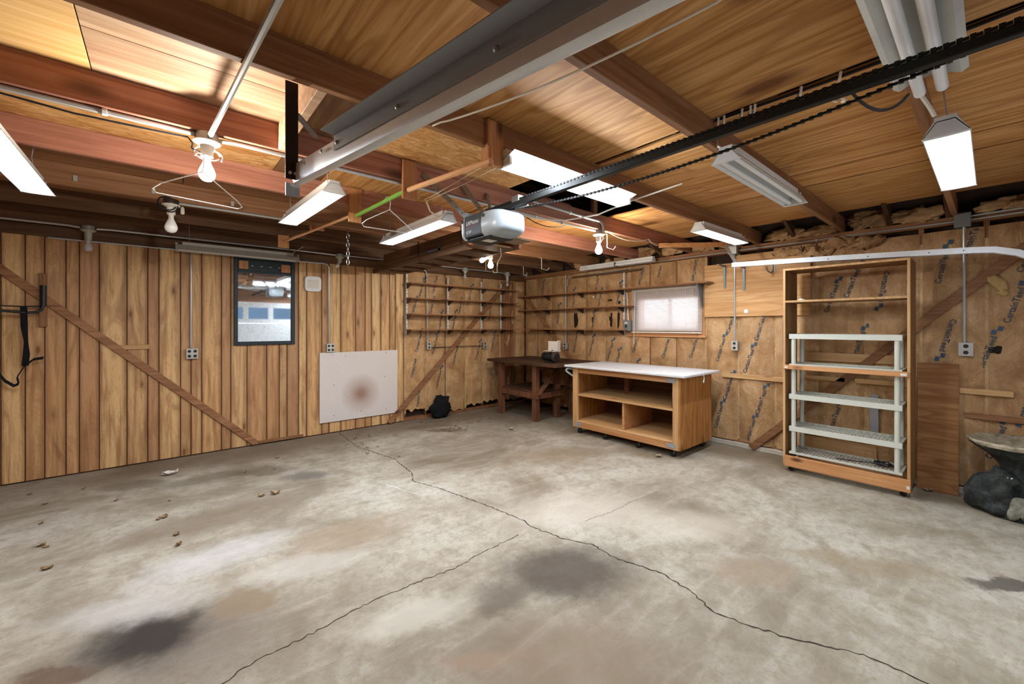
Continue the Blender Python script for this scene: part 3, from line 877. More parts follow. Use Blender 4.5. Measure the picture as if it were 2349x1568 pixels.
# ================================================================== LIGHT FIXTURES
def shop_light(label, p0, p1, z, lit, width=.15, tubes=2, hang=None, group='fluorescent shop lights under the joists', mat='white_metal', tube_r=.014):
    """p0, p1: ends (x, y); z: lower rim of the reflector"""
    a, b = Vector((p0[0], p0[1], z)), Vector((p1[0], p1[1], z))
    d = (b - a).normalized(); s = Vector((-d.y, d.x, 0))
    t = thing('fluorescent_light', label, 'light fixture', tuple((a + b) / 2), group)
    def prof(pts, q0, q1):
        P = [tuple(q0 + s * u + Vector((0, 0, w))) for u, w in pts] + [tuple(q1 + s * u + Vector((0, 0, w))) for u, w in pts]
        k = len(pts)
        return P, [tuple(range(k)), tuple(range(2 * k - 1, k - 1, -1))] + [(i, i + k, (i + 1) % k + k, (i + 1) % k) for i in range(k)]
    h = width / 2
    shell = [(-h, 0), (-.028, .062), (.028, .062), (h, 0), (h - .003, 0), (.027, .058), (-.027, .058), (-h + .003, 0)]
    mk('reflector', prof(shell, a, b), mat, t)
    mk('ballast_channel', prof([(-.03, .063), (.03, .063), (.03, .095), (-.03, .095)], a + d * .06, b - d * .06), mat, t, bev=.002)
    for q, e in ((a, -1), (b, 1)):
        mk('end_cap', prof([(-h - .002, -.002), (-.034, .066), (-.034, .08), (.034, .08), (.034, .066), (h + .002, -.002), (.04, -.004), (-.04, -.004)], q, q - d * (e * .02)), mat, t, bev=.001)
    offs = (-.036, .036) if tubes == 2 else (0,)
    for u in offs:
        c0, c1 = a + d * .025 + s * u + Vector((0, 0, .017)), b - d * .025 + s * u + Vector((0, 0, .017))
        mk('tube', g_cyl(tuple(c0), tuple(c1), tube_r, seg=12), 'tube_on' if lit else 'plastic_white', t, smooth=True)
    if lit:
        lamp_area('tube_glow', t, (a + b) / 2 + Vector((0, 0, .001)), (b - a).length - .05, width * .30, TUBE_WATTS, rz=math.atan2(d.y, d.x))
    if hang:
        for q in (a + d * .12, b - d * .12):
            mk('hanger_wire', g_tube([tuple(q + Vector((0, 0, .09))), tuple(q + s * .012 + Vector((0, 0, (.09 + hang - z) / 2))), tuple(Vector((q.x, q.y, hang)))], .0025, 6), 'galv', t)
    return t
shop_light('lit shop light nearest the hanging black track bracket', (.88, 2.86), (.84, 4.02), 2.40, True, hang=2.65)
shop_light('lit shop light hanging left of the door opener motor', (1.75, 2.82), (1.75, 4.04), 2.345, True, hang=2.65)
shop_light('lit shop light cut off by the left edge of the photo', (-.60, 2.75), (-.60, 3.97), 2.35, True, hang=2.65)
shop_light('lit shop light below the joist end near the junction box', (3.82, 1.79), (4.80, 1.77), 2.40, True, hang=2.5)
shop_light('unlit white shop light hanging below the second joist', (2.30, .93), (3.52, .93), 2.39, False, hang=2.65)
shop_light('lit shop light at the far right hanging from a cord', (2.48, .125), (3.50, .125), 2.30, True, width=.14, hang=2.65)

# open strip light under the joist, two bare tubes, lit
t = thing('fluorescent_light', 'lit open strip light with bare tubes crossed by the opener rail', 'light fixture', (2.04, 1.80, 2.42), 'fluorescent shop lights under the joists')
bx('channel', 1.46, 2.64, 1.76, 1.83, 2.452, 2.495, 'white_metal', t)
mk('reflector', [g_beam((1.46, 1.74, 2.45), (2.64, 1.74, 2.45), .11, .003, up=(0, .35, 1)), g_beam((1.46, 1.85, 2.45), (2.64, 1.85, 2.45), .11, .003, up=(0, -.35, 1))], 'white_metal', t)
for y in (1.755, 1.835):
    mk('tube', g_cyl((1.49, y, 2.425), (2.61, y, 2.425), .018, seg=12), 'tube_on', t, smooth=True)
lamp_area('tube_glow', t, (2.05, 1.795, 2.408), 1.12, .04, TUBE_WATTS)
sd = lamp_area('tube_glow', t, (2.05, 1.731, 2.43), 1.12, .03, TUBE_WATTS * .3); sd.rotation_euler = (R(-120), 0, 0)
for x in (1.465, 2.62):
    bx('lamp_socket', x, x + .02, 1.735, 1.855, 2.405, 2.452, 'white_metal', t)
# big unlit strip light over the rail at the right
t = thing('fluorescent_light', 'unlit strip light with two bare white tubes at the top right', 'light fixture', (1.65, .16, 2.45), 'fluorescent shop lights under the joists')
def pr(y0, y1, z0, z1): return (y0, z0), (y1, z1)
mk('reflector', g_prism([(.055, 2.475), (.075, 2.462), (.10, 2.475), (.125, 2.487), (.16, 2.490), (.195, 2.487), (.22, 2.475), (.245, 2.462), (.265, 2.475), (.245, 2.468), (.22, 2.481), (.195, 2.493), (.16, 2.496), (.125, 2.493), (.10, 2.481), (.075, 2.468)], 'x', .98, 2.30), 'aged_white', t, smooth=True)
bx('channel', .98, 2.26, .13, .19, 2.497, 2.54, 'aged_white', t)
for y in (.128, .192):
    mk('tube', g_cyl((1.0, y, 2.455), (2.36, y, 2.455), .019, seg=14), 'plastic_white', t, smooth=True)
    mk('end_pin_cap', g_cyl((2.36, y, 2.455), (2.375, y, 2.455), .012, seg=10), 'caster_metal', t)
# unlit fixture along the top of the plank wall
t = shop_light('unlit grey shop light along the top of the plank wall', (.11, 5.78), (1.33, 5.78), 2.335, False, width=.17, hang=2.65, mat='aged_white')
mk('support_strap', g_beam((1.24, 5.76, 2.42), (1.34, 5.58, 2.498), .012, .003), 'galv', t)
# unlit strip light at the top of the right wall
t = thing('fluorescent_light', 'unlit strip light above the right wall shelves', 'light fixture', (5.28, 3.8, 2.44), 'fluorescent shop lights under the joists')
bx('channel', 5.25, 5.31, 3.10, 4.42, 2.455, 2.495, 'white_metal', t)
for x in (5.25, 5.31):
    mk('tube', g_cyl((x, 3.12, 2.44), (x, 4.40, 2.44), .016, seg=10), 'plastic_white', t, smooth=True)
for y in (3.10, 4.405):
    bx('lamp_socket', 5.232, 5.328, y, y + .015, 2.42, 2.46, 'white_metal', t)
mk('strap', g_beam((5.28, 3.72, 2.45), (5.28, 3.735, 2.45), .10, .06), 'steel_dark', t)

BULB = [(.006, 0), (.013, .0), (.013, .022), (.016, .032), (.024, .050), (.030, .068), (.031, .078), (.027, .093), (.017, .104), (.004, .108)]
def lamp(label, x, y, z, state, box='galv', base='porcelain', scale=1.0, tilt=None, extra=None, drop=0.0):
    t = thing('lamp_holder', label, 'light', (x, y, z - .15))
    mk('junction_box', g_lathe([(.048, 0), (.05, -.004), (.05, -.036), (.046, -.04)], (x, y, z), seg=16), box, t, smooth=True)
    mk('socket_base', g_lathe([(.058, -.040), (.06, -.046), (.046, -.056), (.030, -.062), (.027, -.088 - drop), (.020, -.092 - drop)], (x, y, z), seg=18), base, t, smooth=True)
    mt = {'on': 'bulb_on', 'off': 'bulb_glass', 'frost': 'porcelain'}[state]
    ax = tilt or (0, 0, -1)
    mk('bulb', g_lathe([(r * scale, q * scale) for r, q in BULB], (x, y, z - .086 - drop), ax, seg=14), mt, t, smooth=True)
    if state == 'on':
        lamp_point('bulb_glow', t, Vector((x, y, z - .086 - drop)) + Vector(ax).normalized() * .07 * scale, BULB_WATTS)
    return t
la = lamp('glaring bulb on a round box below the left conduit', .178, 2.65, 2.50, 'on', drop=.03, scale=1.2)
mk('bulb_clip', g_tube(arc((.178, 2.65, 2.40), .055, 0, 330, 14, (1, 0, 0), (0, .6, .8)), .004, 6), 'plastic_white', la)
mk('bulb_clip', g_tube(arc((.215, 2.63, 2.385), .03, -40, 200, 10, (1, 0, 0), (0, .2, 1)), .004, 6), 'plastic_white', la)
lb = lamp('unlit frosted bulb beside coiled black wire', .055, 4.20, 2.50, 'frost', box='steel_dark', scale=1.35, drop=.03)
mk('coiled_wire', [g_tube(arc((.03, 4.17, 2.46), .055, 0, 340, 14, (1, .2, 0), (0, .3, 1)), .005, 6), g_tube(arc((.05, 4.18, 2.44), .045, 40, 380, 14, (1, -.3, 0), (0, .3, 1)), .005, 6)], 'cord_black', lb)
mk('pull_plug', g_lathe([(.004, .03), (.012, .02), (.014, -.02), (.010, -.03)], (.125, 4.19, 2.425), seg=10), 'plastic_cream', lb, smooth=True)
lamp('unlit clear bulb at the upper left of the plank wall', -.556, 5.83, 2.50, 'off', base='old_porcelain', scale=1.1, drop=.05)
lamp('small unlit bulb tilted sideways beside the hanging chain', 1.86, 5.83, 2.50, 'frost', base='old_porcelain', tilt=(-.55, -.2, -.8), scale=.85, drop=.03)
lamp('small unlit clear bulb above the top corner shelf', 3.92, 5.82, 2.50, 'off', base='old_porcelain', scale=.9)
lamp('small unlit bulb hanging in the far corner', 4.84, 5.80, 2.50, 'off', base='old_porcelain', drop=.07, scale=.95)
lg = lamp('starry glaring bulb above the corner workbench', 3.24, 4.22, 2.49, 'on', drop=.02, scale=1.2)
mk('bulb', g_lathe(BULB, (3.20, 4.24, 2.39), (-.8, .4, -.45), seg=14), 'bulb_on', lg, smooth=True)
mk('socket_splitter', g_cyl((3.24, 4.22, 2.40), (3.20, 4.24, 2.39), .018, seg=10), 'plastic_white', lg)
lh = lamp('glaring bulb under the bent conduit right of the opener', 3.46, 2.66, 2.50, 'on', drop=.03, scale=1.2)
mk('wire_guard', [g_tube([(3.42, 2.60, 2.46), (3.41, 2.60, 2.42), (3.44, 2.62, 2.38)], .003, 6), g_tube([(3.50, 2.64, 2.46), (3.51, 2.64, 2.42), (3.48, 2.65, 2.38)], .003, 6)], 'plastic_white', lh)

# ================================================================== CONDUIT AND CABLE
def conduit(label, pts, r=.0105, mat='emt', name='metal_conduit', cat='conduit', clips=(), group=None):
    t = thing(name, label, cat, tuple(pts[0]), group)
    mk('pipe', g_tube(pts, r, 8), mat, t, smooth=True)
    for c in clips:
        mk('clip', g_lathe([(r + .006, -.008), (r + .006, .008)], c[:3], c[3], seg=8), 'galv_bright', t)
    return t
def bendpts(a, corner, b, r, k=6):
    a, c, b = Vector(a), Vector(corner), Vector(b)
    u, v = (a - c).normalized(), (b - c).normalized()
    return [tuple(a)] + [tuple(c + u * r * (1 - math.sin(q * math.pi / 2 / k)) + v * r * (1 - math.cos(q * math.pi / 2 / k))) for q in range(k + 1)] + [tuple(b)]
conduit('bright conduit slanting from the glaring left bulb to the top edge', [(.188, 2.60, 2.478), (.245, 1.75, 2.486), (.30, .9, 2.486), (.36, YF, 2.486)], .0125)
conduit('long conduit along the red joist left of the glaring bulb', [(XL, 2.648, 2.487), (.128, 2.652, 2.487)], .0125, clips=[(-.2, 2.65, 2.487, (1, 0, 0))])
conduit('conduit along the red joist right of the left glaring bulb', [(.23, 2.652, 2.480), (.30, 2.652, 2.487), (2.05, 2.652, 2.487), (3.40, 2.655, 2.487)], .011, clips=[(2.9, 2.655, 2.487, (1, 0, 0)), (2.55, 2.655, 2.487, (1, 0, 0))])
conduit('bent conduit above the right glaring bulb', [(2.42, 2.61, 2.60)] + bendpts((2.6, 2.605, 2.59), (3.46, 2.605, 2.575), (3.46, 2.605, 2.47), .07), .0125, clips=[(2.95, 2.605, 2.585, (1, 0, 0))])
conduit('conduit from the coiled wire box to the lit shop light', [(.10, 4.23, 2.485), (.3, 4.235, 2.488), (.84, 4.235, 2.488)], .0105)
conduit('conduit run above the plank wall through the clear bulb box', [(XL, 5.845, 2.488), (-.70, 5.845, 2.488), (-.61, 5.83, 2.478)], .011)
conduit('conduit from the clear bulb box to the tilted bulb box', [(-.50, 5.83, 2.478), (-.40, 5.845, 2.488), (1.5, 5.845, 2.488), (1.81, 5.83, 2.48)], .011)
conduit('conduit behind the dark overhead rack along the last joist', [(1.91, 5.83, 2.48), (2.0, 5.845, 2.488), (3.7, 5.845, 2.488), (3.87, 5.82, 2.48)], .009)
conduit('thin conduit between the two small corner bulbs', [(3.97, 5.82, 2.48), (4.1, 5.84, 2.488), (4.79, 5.80, 2.478)], .009)
conduit('conduit along the plank top bending down to the right outlet', [(-.85, YB - .03, 2.375)] + bendpts((1.3, YB - .032, 2.375), (1.775, YB - .032, 2.375), (1.775, YB - .032, 1.26), .07), .010)
conduit('vertical conduit from the grey wall light down to an outlet', [(.255, YB - .02, 2.37), (.255, YB - .02, 1.255)], .009)
conduit('conduit bending down between plank wall and corner shelves', bendpts((3.05, YB - .045, 2.44), (3.285, YB - .06, 2.42), (3.30, YB - .06, 1.24), .08), .0095)
conduit('vertical conduit behind the right wall shelves', [(XR - .05, 4.90, 2.42), (XR - .05, 4.90, 1.20)], .0105)
conduit('conduit running across the paper above the right wall shelves', bendpts((XR - .05, 3.65, 2.385), (XR - .05, 4.86, 2.36), (XR - .05, 4.86, 2.22), .05), .007)
conduit('conduit beside the blind down to the grey switch', [(XR - .04, 3.655, 2.03), (XR - .06, 3.615, 1.60)], .010)
conduit('vertical conduit crossing the yellow plywood panel', [(XR - .062, 2.085, 2.42), (XR - .062, 2.081, 1.33)], .0105)
conduit('vertical conduit at the far right of the wall', [(XR - .05, .161, 2.39), (XR - .05, .161, 1.355)], .0105)
conduit('long conduit under the right wall top plate', [(XR - .025, 4.4, 2.448), (XR - .025, 2.16, 2.448)], .007)
conduit('conduit along the top plate between the two wall boxes', [(XR - .025, 2.06, 2.452), (XR - .025, .22, 2.452)], .008, clips=[(XR - .025, 1.25, 2.452, (0, 1, 0))])
conduit('upper of two conduits leaving the grey box at the right edge', [(XR - .025, .118, 2.485), (XR - .025, YF, 2.50)], .009)
conduit('lower of two conduits leaving the grey box at the right edge', [(XR - .025, .118, 2.452), (XR - .025, YF, 2.462)], .009)
def sag(a, b, s, k=10):
    a, b = Vector(a), Vector(b)
    return [tuple(a.lerp(b, i / k) - Vector((0, 0, s * 4 * (i / k) * (1 - i / k)))) for i in range(k + 1)]
def cable(label, pts, r=.004, mat='cable_white', name='cable'):
    o = mk(name, g_tube(pts, r, 6), mat, None, smooth=True, label=label, cat='cable', base=False)
    return o
cable('white twin cord stretched under the ceiling beside the track', [(1.02, 1.80, 2.495), (1.03, 1.74, 2.493)] + sag((1.05, 1.70, 2.492), (1.30, .55, 2.50), .03) + [(1.34, .42, 2.56), (1.35, .38, 2.648)], .0045)
cable('white cable curving from the strip light past the opener rail', [(2.85, 1.45, 2.53), (2.75, 1.80, 2.47), (2.72, 2.1, 2.42), (2.6, 2.35, 2.40), (2.45, 2.52, 2.42), (2.2, 2.62, 2.46), (2.05, 2.66, 2.475)], .006)
cable('white cable sagging from the right bulb box to the wall', [(3.51, 2.62, 2.485)] + sag((3.55, 2.60, 2.485), (4.15, 2.50, 2.48), .05) + sag((4.15, 2.50, 2.48), (4.50, 2.56, 2.47), .03), .0045)
cable('black cord tied under the left conduit', [(XL, 2.655, 2.465), (-.55, 2.66, 2.468), (-.3, 2.668, 2.455), (-.05, 2.668, 2.462), (.10, 2.66, 2.466), (.12, 2.66, 2.44), (.115, 2.65, 2.41), (.15, 2.645, 2.395)], .0045, 'cord_black')
cable('black cord drooping below the conduit right of the opener', sag((2.42, 2.66, 2.47), (2.95, 2.66, 2.474), .05), .004, 'cord_black')
cable('black cord looping from the rail to the bare tubes', sag((1.92, .34, 2.37), (2.30, .22, 2.44), .07), .006, 'cord_black')
cable('thin cream cord hanging beside the opener strap', [(1.5, 1.86, 2.49), (1.45, 2.2, 2.44), (1.42, 2.52, 2.40), (1.38, 2.54, 2.38), (1.42, 2.55, 2.31), (1.50, 2.56, 2.285), (1.53, 2.55, 2.30)], .0028, 'cord_cream')
cable('second thin cream cord beside the opener strap', [(1.58, 1.86, 2.49), (1.50, 2.25, 2.43), (1.44, 2.53, 2.395), (1.40, 2.55, 2.375), (1.44, 2.57, 2.31), (1.49, 2.57, 2.275)], .0028, 'cord_cream')
cable('short white cord above the unlit shop light', [(2.36, 1.0, 2.54), (2.345, .985, 2.50), (2.355, .95, 2.47)], .007)
cable('white hanging cord of the far right shop light', [(2.36, .19, 2.45), (2.41, .165, 2.40), (2.44, .155, 2.375)], .0085)
cable('white cable loop tied beside the opener rail', [tuple(p) for p in arc((2.02, .40, 2.40), .035, 0, 330, 14, (1, 0, 0), (0, .8, .5))], .005)
tz = thing('wire_bundle', 'white wires bundled in the ceiling gap beside the rail', 'cable', (2.32, .7, 2.60))
for k, (y, ln_) in enumerate([(.98, .04), (.95, .05), (.86, .05), (.82, .06), (.80, .06), (.60, .05), (.45, .04)]):
    mk('wire_loop', g_tube(arc((2.33, y, 2.655), ln_, 200, 340, 8, (.6, .3, 0), (0, 0, 1)), .006, 6), 'cable_white', tz)
mk('wire', g_tube(sag((2.34, 1.0, 2.645), (2.34, -.2, 2.645), .012), .007, 6), 'cord_black', tz)

# ================================================================== DOOR TRACKS AND OPENER
def channel(name, p0, p1, prof, mat, parent, **k):
    p0, p1 = Vector(p0), Vector(p1)
    d = (p1 - p0).normalized()
    s = d.cross(Vector((0, 0, 1))).normalized()
    u = s.cross(d)
    kk = len(prof)
    V = [tuple(p0 + s * a + u * b) for a, b in prof] + [tuple(p1 + s * a + u * b) for a, b in prof]
    F = [tuple(range(kk)), tuple(range(2 * kk - 1, kk - 1, -1))] + [(i, i + kk, (i + 1) % kk + kk, (i + 1) % kk) for i in range(kk)]
    return mk(name, (V, F), mat, parent, **k)
tl_ = thing('door_track', 'big galvanised garage door track slanting across the upper middle', 'track', (.43, 1.92, 2.11))
A, B_ = Vector((.43, 1.93, 2.125)), Vector((.628, -.02, 2.005))
TP = [(.002, .058), (.004, .0), (.001, -.008), (-.010, -.014), (-.024, -.012), (-.03, .0), (-.032, .006), (-.034, .0), (-.027, -.016), (-.010, -.019), (.004, -.013), (.008, .0), (.006, .062), (-.02, .066), (-.02, .062)]
channel('rail', A, B_, TP, 'galv_bright', tl_, smooth=True)
dn = (B_ - A).normalized()
channel('stiffener_angle', A + dn * .42, B_, [(.009, .022), (.012, .022), (.012, .074), (.058, .078), (.058, .081), (.009, .077)], 'galv_grey', tl_)
for q in (.12, .32, .45, .85, 1.25):
    c = A + dn * q + Vector((-.012, 0, .045))
    mk('bolt', g_lathe([(.007, 0), (.007, .004), (.003, .006)], tuple(c), (-1, 0, 0), seg=8), 'galv', tl_)
tb = thing('track_hanger', 'black angle iron hanging from the joist to the near track', 'bracket', (.42, 1.90, 2.12))
mk('angle_post', g_prism([(.388, 1.895), (.436, 1.895), (.436, 1.90), (.436, 1.925), (.431, 1.925), (.431, 1.90), (.388, 1.90)], 'z', 2.115, 2.52), 'black_iron', tb)
mk('bolt', [g_lathe([(.007, 0), (.007, .004)], (.405, 1.895, 2.14), (0, -1, 0), seg=8), g_lathe([(.007, 0), (.007, .004)], (.425, 1.895, 2.14), (0, -1, 0), seg=8)], 'galv_bright', tb)
mk('slotted_plate', g_box(.40, .455, 1.95, 1.955, 2.06, 2.115), 'galv', tb)
mk('angle_brace', g_beam((.43, 1.91, 2.40), (.62, 2.3, 2.49), .03, .004), 'black_iron', tb)
tr_ = thing('door_track', 'slim white garage door track crossing in front of the tall bookcase', 'track', (5.0, 1.92, 2.18))
C0 = Vector((5.0, 1.95, 2.19))
pp = [C0, Vector((5.0, 1.0, 2.148)), Vector((5.0, .1, 2.098))]
pp += [Vector((5.0, .1 - .52 * math.sin(R(a)), 2.098 - .52 * (1 - math.cos(R(a))))) for a in range(12, 91, 13)] + [Vector((5.0, -.42, .3))]
V, F = [], []
for i, p in enumerate(pp):
    t_ = (pp[min(i + 1, len(pp) - 1)] - pp[max(i - 1, 0)]).normalized()
    u_ = Vector((1, 0, 0)).cross(t_)
    if u_.z < 0 and i < 4: u_ = -u_
    u_ = Vector((0, -t_.z, t_.y)); u_ = -u_ if u_.z < -.01 or (abs(u_.z) <= .01 and u_.y < 0) else u_
    for a, b in ((-.0, .0), (.0, .048), (.03, .052), (.03, -.004)):
        V.append(tuple(p + Vector((a, 0, 0)) + u_ * b))
for i in range(len(pp) - 1):
    for k in range(4):
        a, b = i * 4 + k, i * 4 + (k + 1) % 4
        F.append((a, b, b + 4, a + 4))
F += [(0, 1, 2, 3), tuple(range(len(V) - 4, len(V)))]
mk('rail', (V, F), 'galv_bright', tr_)
for y in (1.90, 1.45, 1.05, .75, .35, .15):
    zc = 2.19 - (1.95 - y) * .05 + .024
    mk('bolt', g_lathe([(.005, 0), (.005, .003)], (5.0, y, zc), (-1, 0, 0), seg=8), 'steel_dark', tr_)
mk('hanger_arm', g_beam((5.02, 1.90, 2.21), (5.02, 2.03, 2.46), .035, .006, up=(1, 0, 0)), 'steel_dark', tr_)
mk('top_block', g_beam((5.10, 2.03, 2.475), (4.55, 2.60, 2.475), .04, .05), 'orange_pine', tr_)

op = thing('door_opener', 'grey and black garage door opener on its rail below the joists', 'door opener', (1.79, 2.35, 2.13))
bx('motor_housing', 1.664, 1.92, 2.25, 2.48, 2.135, 2.29, 'opener_black', op, .008)
bx('belly_pan', 1.69, 1.90, 2.20, 2.50, 2.115, 2.136, 'opener_black', op, .008)
def lens(y0, y1, taper, name):
    V, F = [], []
    na = 20
    qs = (0, .2, .4, .6, .75, .86, .94, .985, 1.0)
    for q in qs:
        y = y0 + (y1 - y0) * q
        k_ = (1 - q ** 6) ** .35 * (1 - taper * q * q)
        for i in range(na):
            a = 2 * math.pi * i / na
            cx_, cz_ = math.cos(a), math.sin(a)
            ex = math.copysign(abs(cx_) ** .45, cx_); ez = math.copysign(abs(cz_) ** .45, cz_)
            V.append((1.790 + .136 * ex * (k_ * .75 + .25 * (q < 1)), y, 2.208 - .018 * taper * q + .092 * ez * max(k_, .001)))
    for j in range(len(qs) - 1):
        for i in range(na):
            a, b = j * na + i, j * na + (i + 1) % na
            F.append((a, b, b + na, a + na))
    F += [tuple(range(na))]
    return mk(name, (V, F), 'opener_lens', op, smooth=True)
lens(2.262, 2.06, .18, 'light_lens'); lens(2.468, 2.53, .1, 'light_lens')
for y in (2.235, 2.49):
    mk('lens_screw', g_lathe([(.012, 0), (.012, .004), (.004, .006)], (1.652, y, 2.255), (-1, 0, 0), seg=10), 'socket_dark', op)
lp = bx('name_plate', 1.6605, 1.6645, 2.27, 2.46, 2.15, 2.285, 'opener_black', op, 0)
def wall_text(body, size, y, z, mat, name, width=None):
    V, F, w = text_geo(body, size)
    k = width / w if width else 1
    mk(name, ([(1.6598, y - p[0] * k, z + p[1]) for p in V], F), mat, lp)
wall_text('LiftMaster', .040, 2.448, 2.222, 'white_ink', 'printed_lettering', .15)
wall_text('PROFESSIONAL', .012, 2.448, 2.205, 'red_ink', 'printed_lettering', .15)
wall_text('1/2 HP', .026, 2.448, 2.163, 'white_ink', 'printed_lettering', .06)
bx('rating_label', 1.74, 1.83, 2.30, 2.38, 2.1145, 2.116, 'paper_white', op, 0)
RX = 1.80
bx('rail', RX - .016, RX + .016, YF + .02, 2.42, 2.302, 2.335, 'rail_black', op, .003)
def chain_geo(x, z, y0, y1, vertical):
    G = []
    y = y0; k = 0
    while y < y1:
        w = .0035 if k % 2 else .006
        G.append(g_box(x - w, x + w, y, y + (.0185 if k % 2 else .0125), z - (.006 if not k % 2 else .004), z + (.006 if not k % 2 else .004)))
        y += .0135; k += 1
    return G
mk('drive_chain', chain_geo(RX - .010, 2.3425, YF + .05, 2.38, True), 'rail_black', op)
def chain_sag(x, y0, y1, z, drop):
    G = []; k = 0; y = y0
    while y < y1:
        q = (y - y0) / (y1 - y0); zz = z - drop * 4 * q * (1 - q)
        w = .003 if k % 2 else .006; h = .004 if k % 2 else .006
        G.append(g_box(x - w, x + w, y, y + (.0185 if k % 2 else .0125), zz - h, zz + h)); y += .0135; k += 1
    return G
mk('drive_chain', chain_sag(RX + .028, .05, 2.20, 2.315, .075), 'rail_black', op)
mk('sprocket', g_lathe([(.055, 0), (.055, .008)], (RX + .03, 2.36, 2.34), (0, 0, 1), seg=20), 'rail_black', op)
bx('trolley', RX - .02, RX + .03, 2.02, 2.09, 2.33, 2.37, 'strap_steel', op)
mk('chain_tensioner', g_cyl((RX + .028, 1.98, 2.295), (RX + .028, 2.10, 2.305), .009, seg=8), 'strap_steel', op)
for (x0, y0, x1, y1, z1) in ((1.40, 2.61, 1.665, 2.46, 2.30), (1.73, 2.61, 1.88, 2.46, 2.30)):
    st = mk('support_strap', g_beam((x0, y0, 2.58), (x1, y1, z1 - .01), .036, .004, up=(0, 1, .3)), 'strap_steel', op)
    for q in range(5):
        c = Vector((x0, y0, 2.58)).lerp(Vector((x1, y1, z1 - .01)), .35 + q * .14)
        mk('slot_hole', g_lathe([(.005, -.004), (.005, .004)], tuple(c), (0, 1, .3), seg=8), 'socket_dark', st)
mk('support_strap', g_beam((1.665, 2.46, 2.30), (1.93, 2.46, 2.305), .004, .035), 'strap_steel', op)
mk('support_strap', g_beam((1.97, 2.61, 2.56), (1.90, 2.46, 2.31), .032, .004, up=(0, 1, .3)), 'strap_steel', op)

# ================================================================== THINGS HUNG FROM THE JOISTS
def rod_board(label, x0, x1, y0, y1, z0, z1):
    return bx('rod_board', x0, x1, y0, y1, z0, z1, 'hang_board', None, .002, label=label, cat='board', group='short boards carrying the hanging rods', base=False)
b = rod_board('tall orange board beside the strip light end', 1.355, 1.465, 1.79, 1.813, 2.395, 2.64)
bx('rod_board', 1.325, 1.355, 1.74, 1.813, 2.36, 2.47, 'hang_board', None, .002, label='small pale cleat holding the near end of the rod', cat='board', group='short boards carrying the hanging rods', base=False)
rod_board('orange board where the green rod meets the tan rod', 1.245, 1.35, 2.595, 2.618, 2.375, 2.64)
rod_board('orange board at the far end of the green rod', 1.16, 1.262, 3.405, 3.428, 2.36, 2.64)
rod_board('short orange block on the middle of the far rod', 1.07, 1.20, 4.21, 4.238, 2.43, 2.475)
rod_board('orange end block of the far rod above the framed pane', .955, 1.06, 5.00, 5.03, 2.36, 2.495)
def rod(label, p0, p1, mat, r=.0165):
    mk('hanging_rod', g_cyl(p0, p1, r, seg=12), mat, None, smooth=True, label=label, cat='rod', base=False)
rod('light tan round rod between two orange boards', (1.335, 1.735, 2.385), (1.283, 2.59, 2.435), 'dowel')
rod('green painted round rod', (1.29, 2.63, 2.445), (1.215, 3.50, 2.415), 'green_paint', .015)
rod('thin brown far rod leading to the block above the framed pane', (1.21, 3.44, 2.43), (1.0, 5.06, 2.425), 'dowel', .014)
def hanger(label, c, ax, w, h, mat, r=.0022):
    c = Vector(c); a = Vector(ax).normalized()
    t = thing('wire_hanger', label, 'hanger', tuple(c - Vector((0, 0, h + .05))), 'wire clothes hangers')
    Z_ = Vector((0, 0, 1))
    hook = [c + a * (.018 * math.cos(R(q))) + Z_ * (.018 * math.sin(R(q))) for q in range(-20, 200, 22)]
    hook = hook[::-1] if False else hook
    neck = [hook[0] + Vector((0, 0, -.03)), c - Z_ * .075 + a * .012]
    mk('hook', g_tube([tuple(q) for q in hook[::-1] + neck], r, 6), mat, t)
    top = c - Z_ * .075 + a * .012
    L, Rr = c + a * (-w / 2) - Z_ * (.075 + h * .75), c + a * (w / 2) - Z_ * (.075 + h)
    ring = [top, L + a * .03 + Z_ * .03, L, L + a * .015 - Z_ * .02, L.lerp(Rr, .5) - Z_ * .012, Rr - a * .02 - Z_ * .004, Rr + Z_ * .008, Rr - a * .02 + Z_ * .035, top]
    mk('wire_body', g_tube([tuple(q) for q in ring], r, 6), mat, t)
    return t
hanger('silver wire hanger on the green rod', (1.262, 2.88, 2.435), (.95, -.35, 0), .36, .16, 'galv_bright', .0028)
hanger('white wire hanger below the glaring left bulb', (.145, 2.60, 2.36), (1, -.1, 0), .36, .16, 'plastic_white', .0028)
# dark overhead rack
rk = thing('overhead_rack', 'dark old timber rack slung under the joists behind the opener', 'rack', (2.5, 4.3, 2.27))
bx('side_board', 2.28, 2.32, 2.95, 5.35, 2.335, 2.47, 'dark_y', rk, .004)
bx('side_board', 2.30, 2.34, 3.4, 5.78, 2.265, 2.335, 'dark_y', rk, .004)
bx('side_board', 2.78, 2.82, 3.15, 5.78, 2.30, 2.42, 'dark_y', rk, .004)
for k in range(7):
    y = 3.2 + k * .4
    bx('cross_slat', 2.34, 2.78, y, y + .24, 2.30, 2.32, 'dark_x', rk, .003)
mk('angle_bracket', [g_box(2.268, 2.279, 3.86, 3.89, 2.33, 2.41), g_box(2.268, 2.279, 3.86, 4.12, 2.33, 2.35)], 'bracket_blue', rk)
mk('hook_rod', [g_tube([(2.275, 4.35, 2.498), (2.275, 4.35, 2.27), (2.40, 4.30, 2.24), (2.45, 4.28, 2.25)], .005, 6), g_tube([(2.275, 3.45, 2.498), (2.275, 3.45, 2.32)], .005, 6)], 'black_iron', rk)
bs = mk('plywood_scrap', g_prism([(2.20, 2.72), (2.62, 2.78), (2.60, 3.0), (2.26, 2.94)], 'z', 2.29, 2.303), 'splatter', None, bev=.004, label='paint spattered board corner sticking out below the opener', cat='board', base=False)
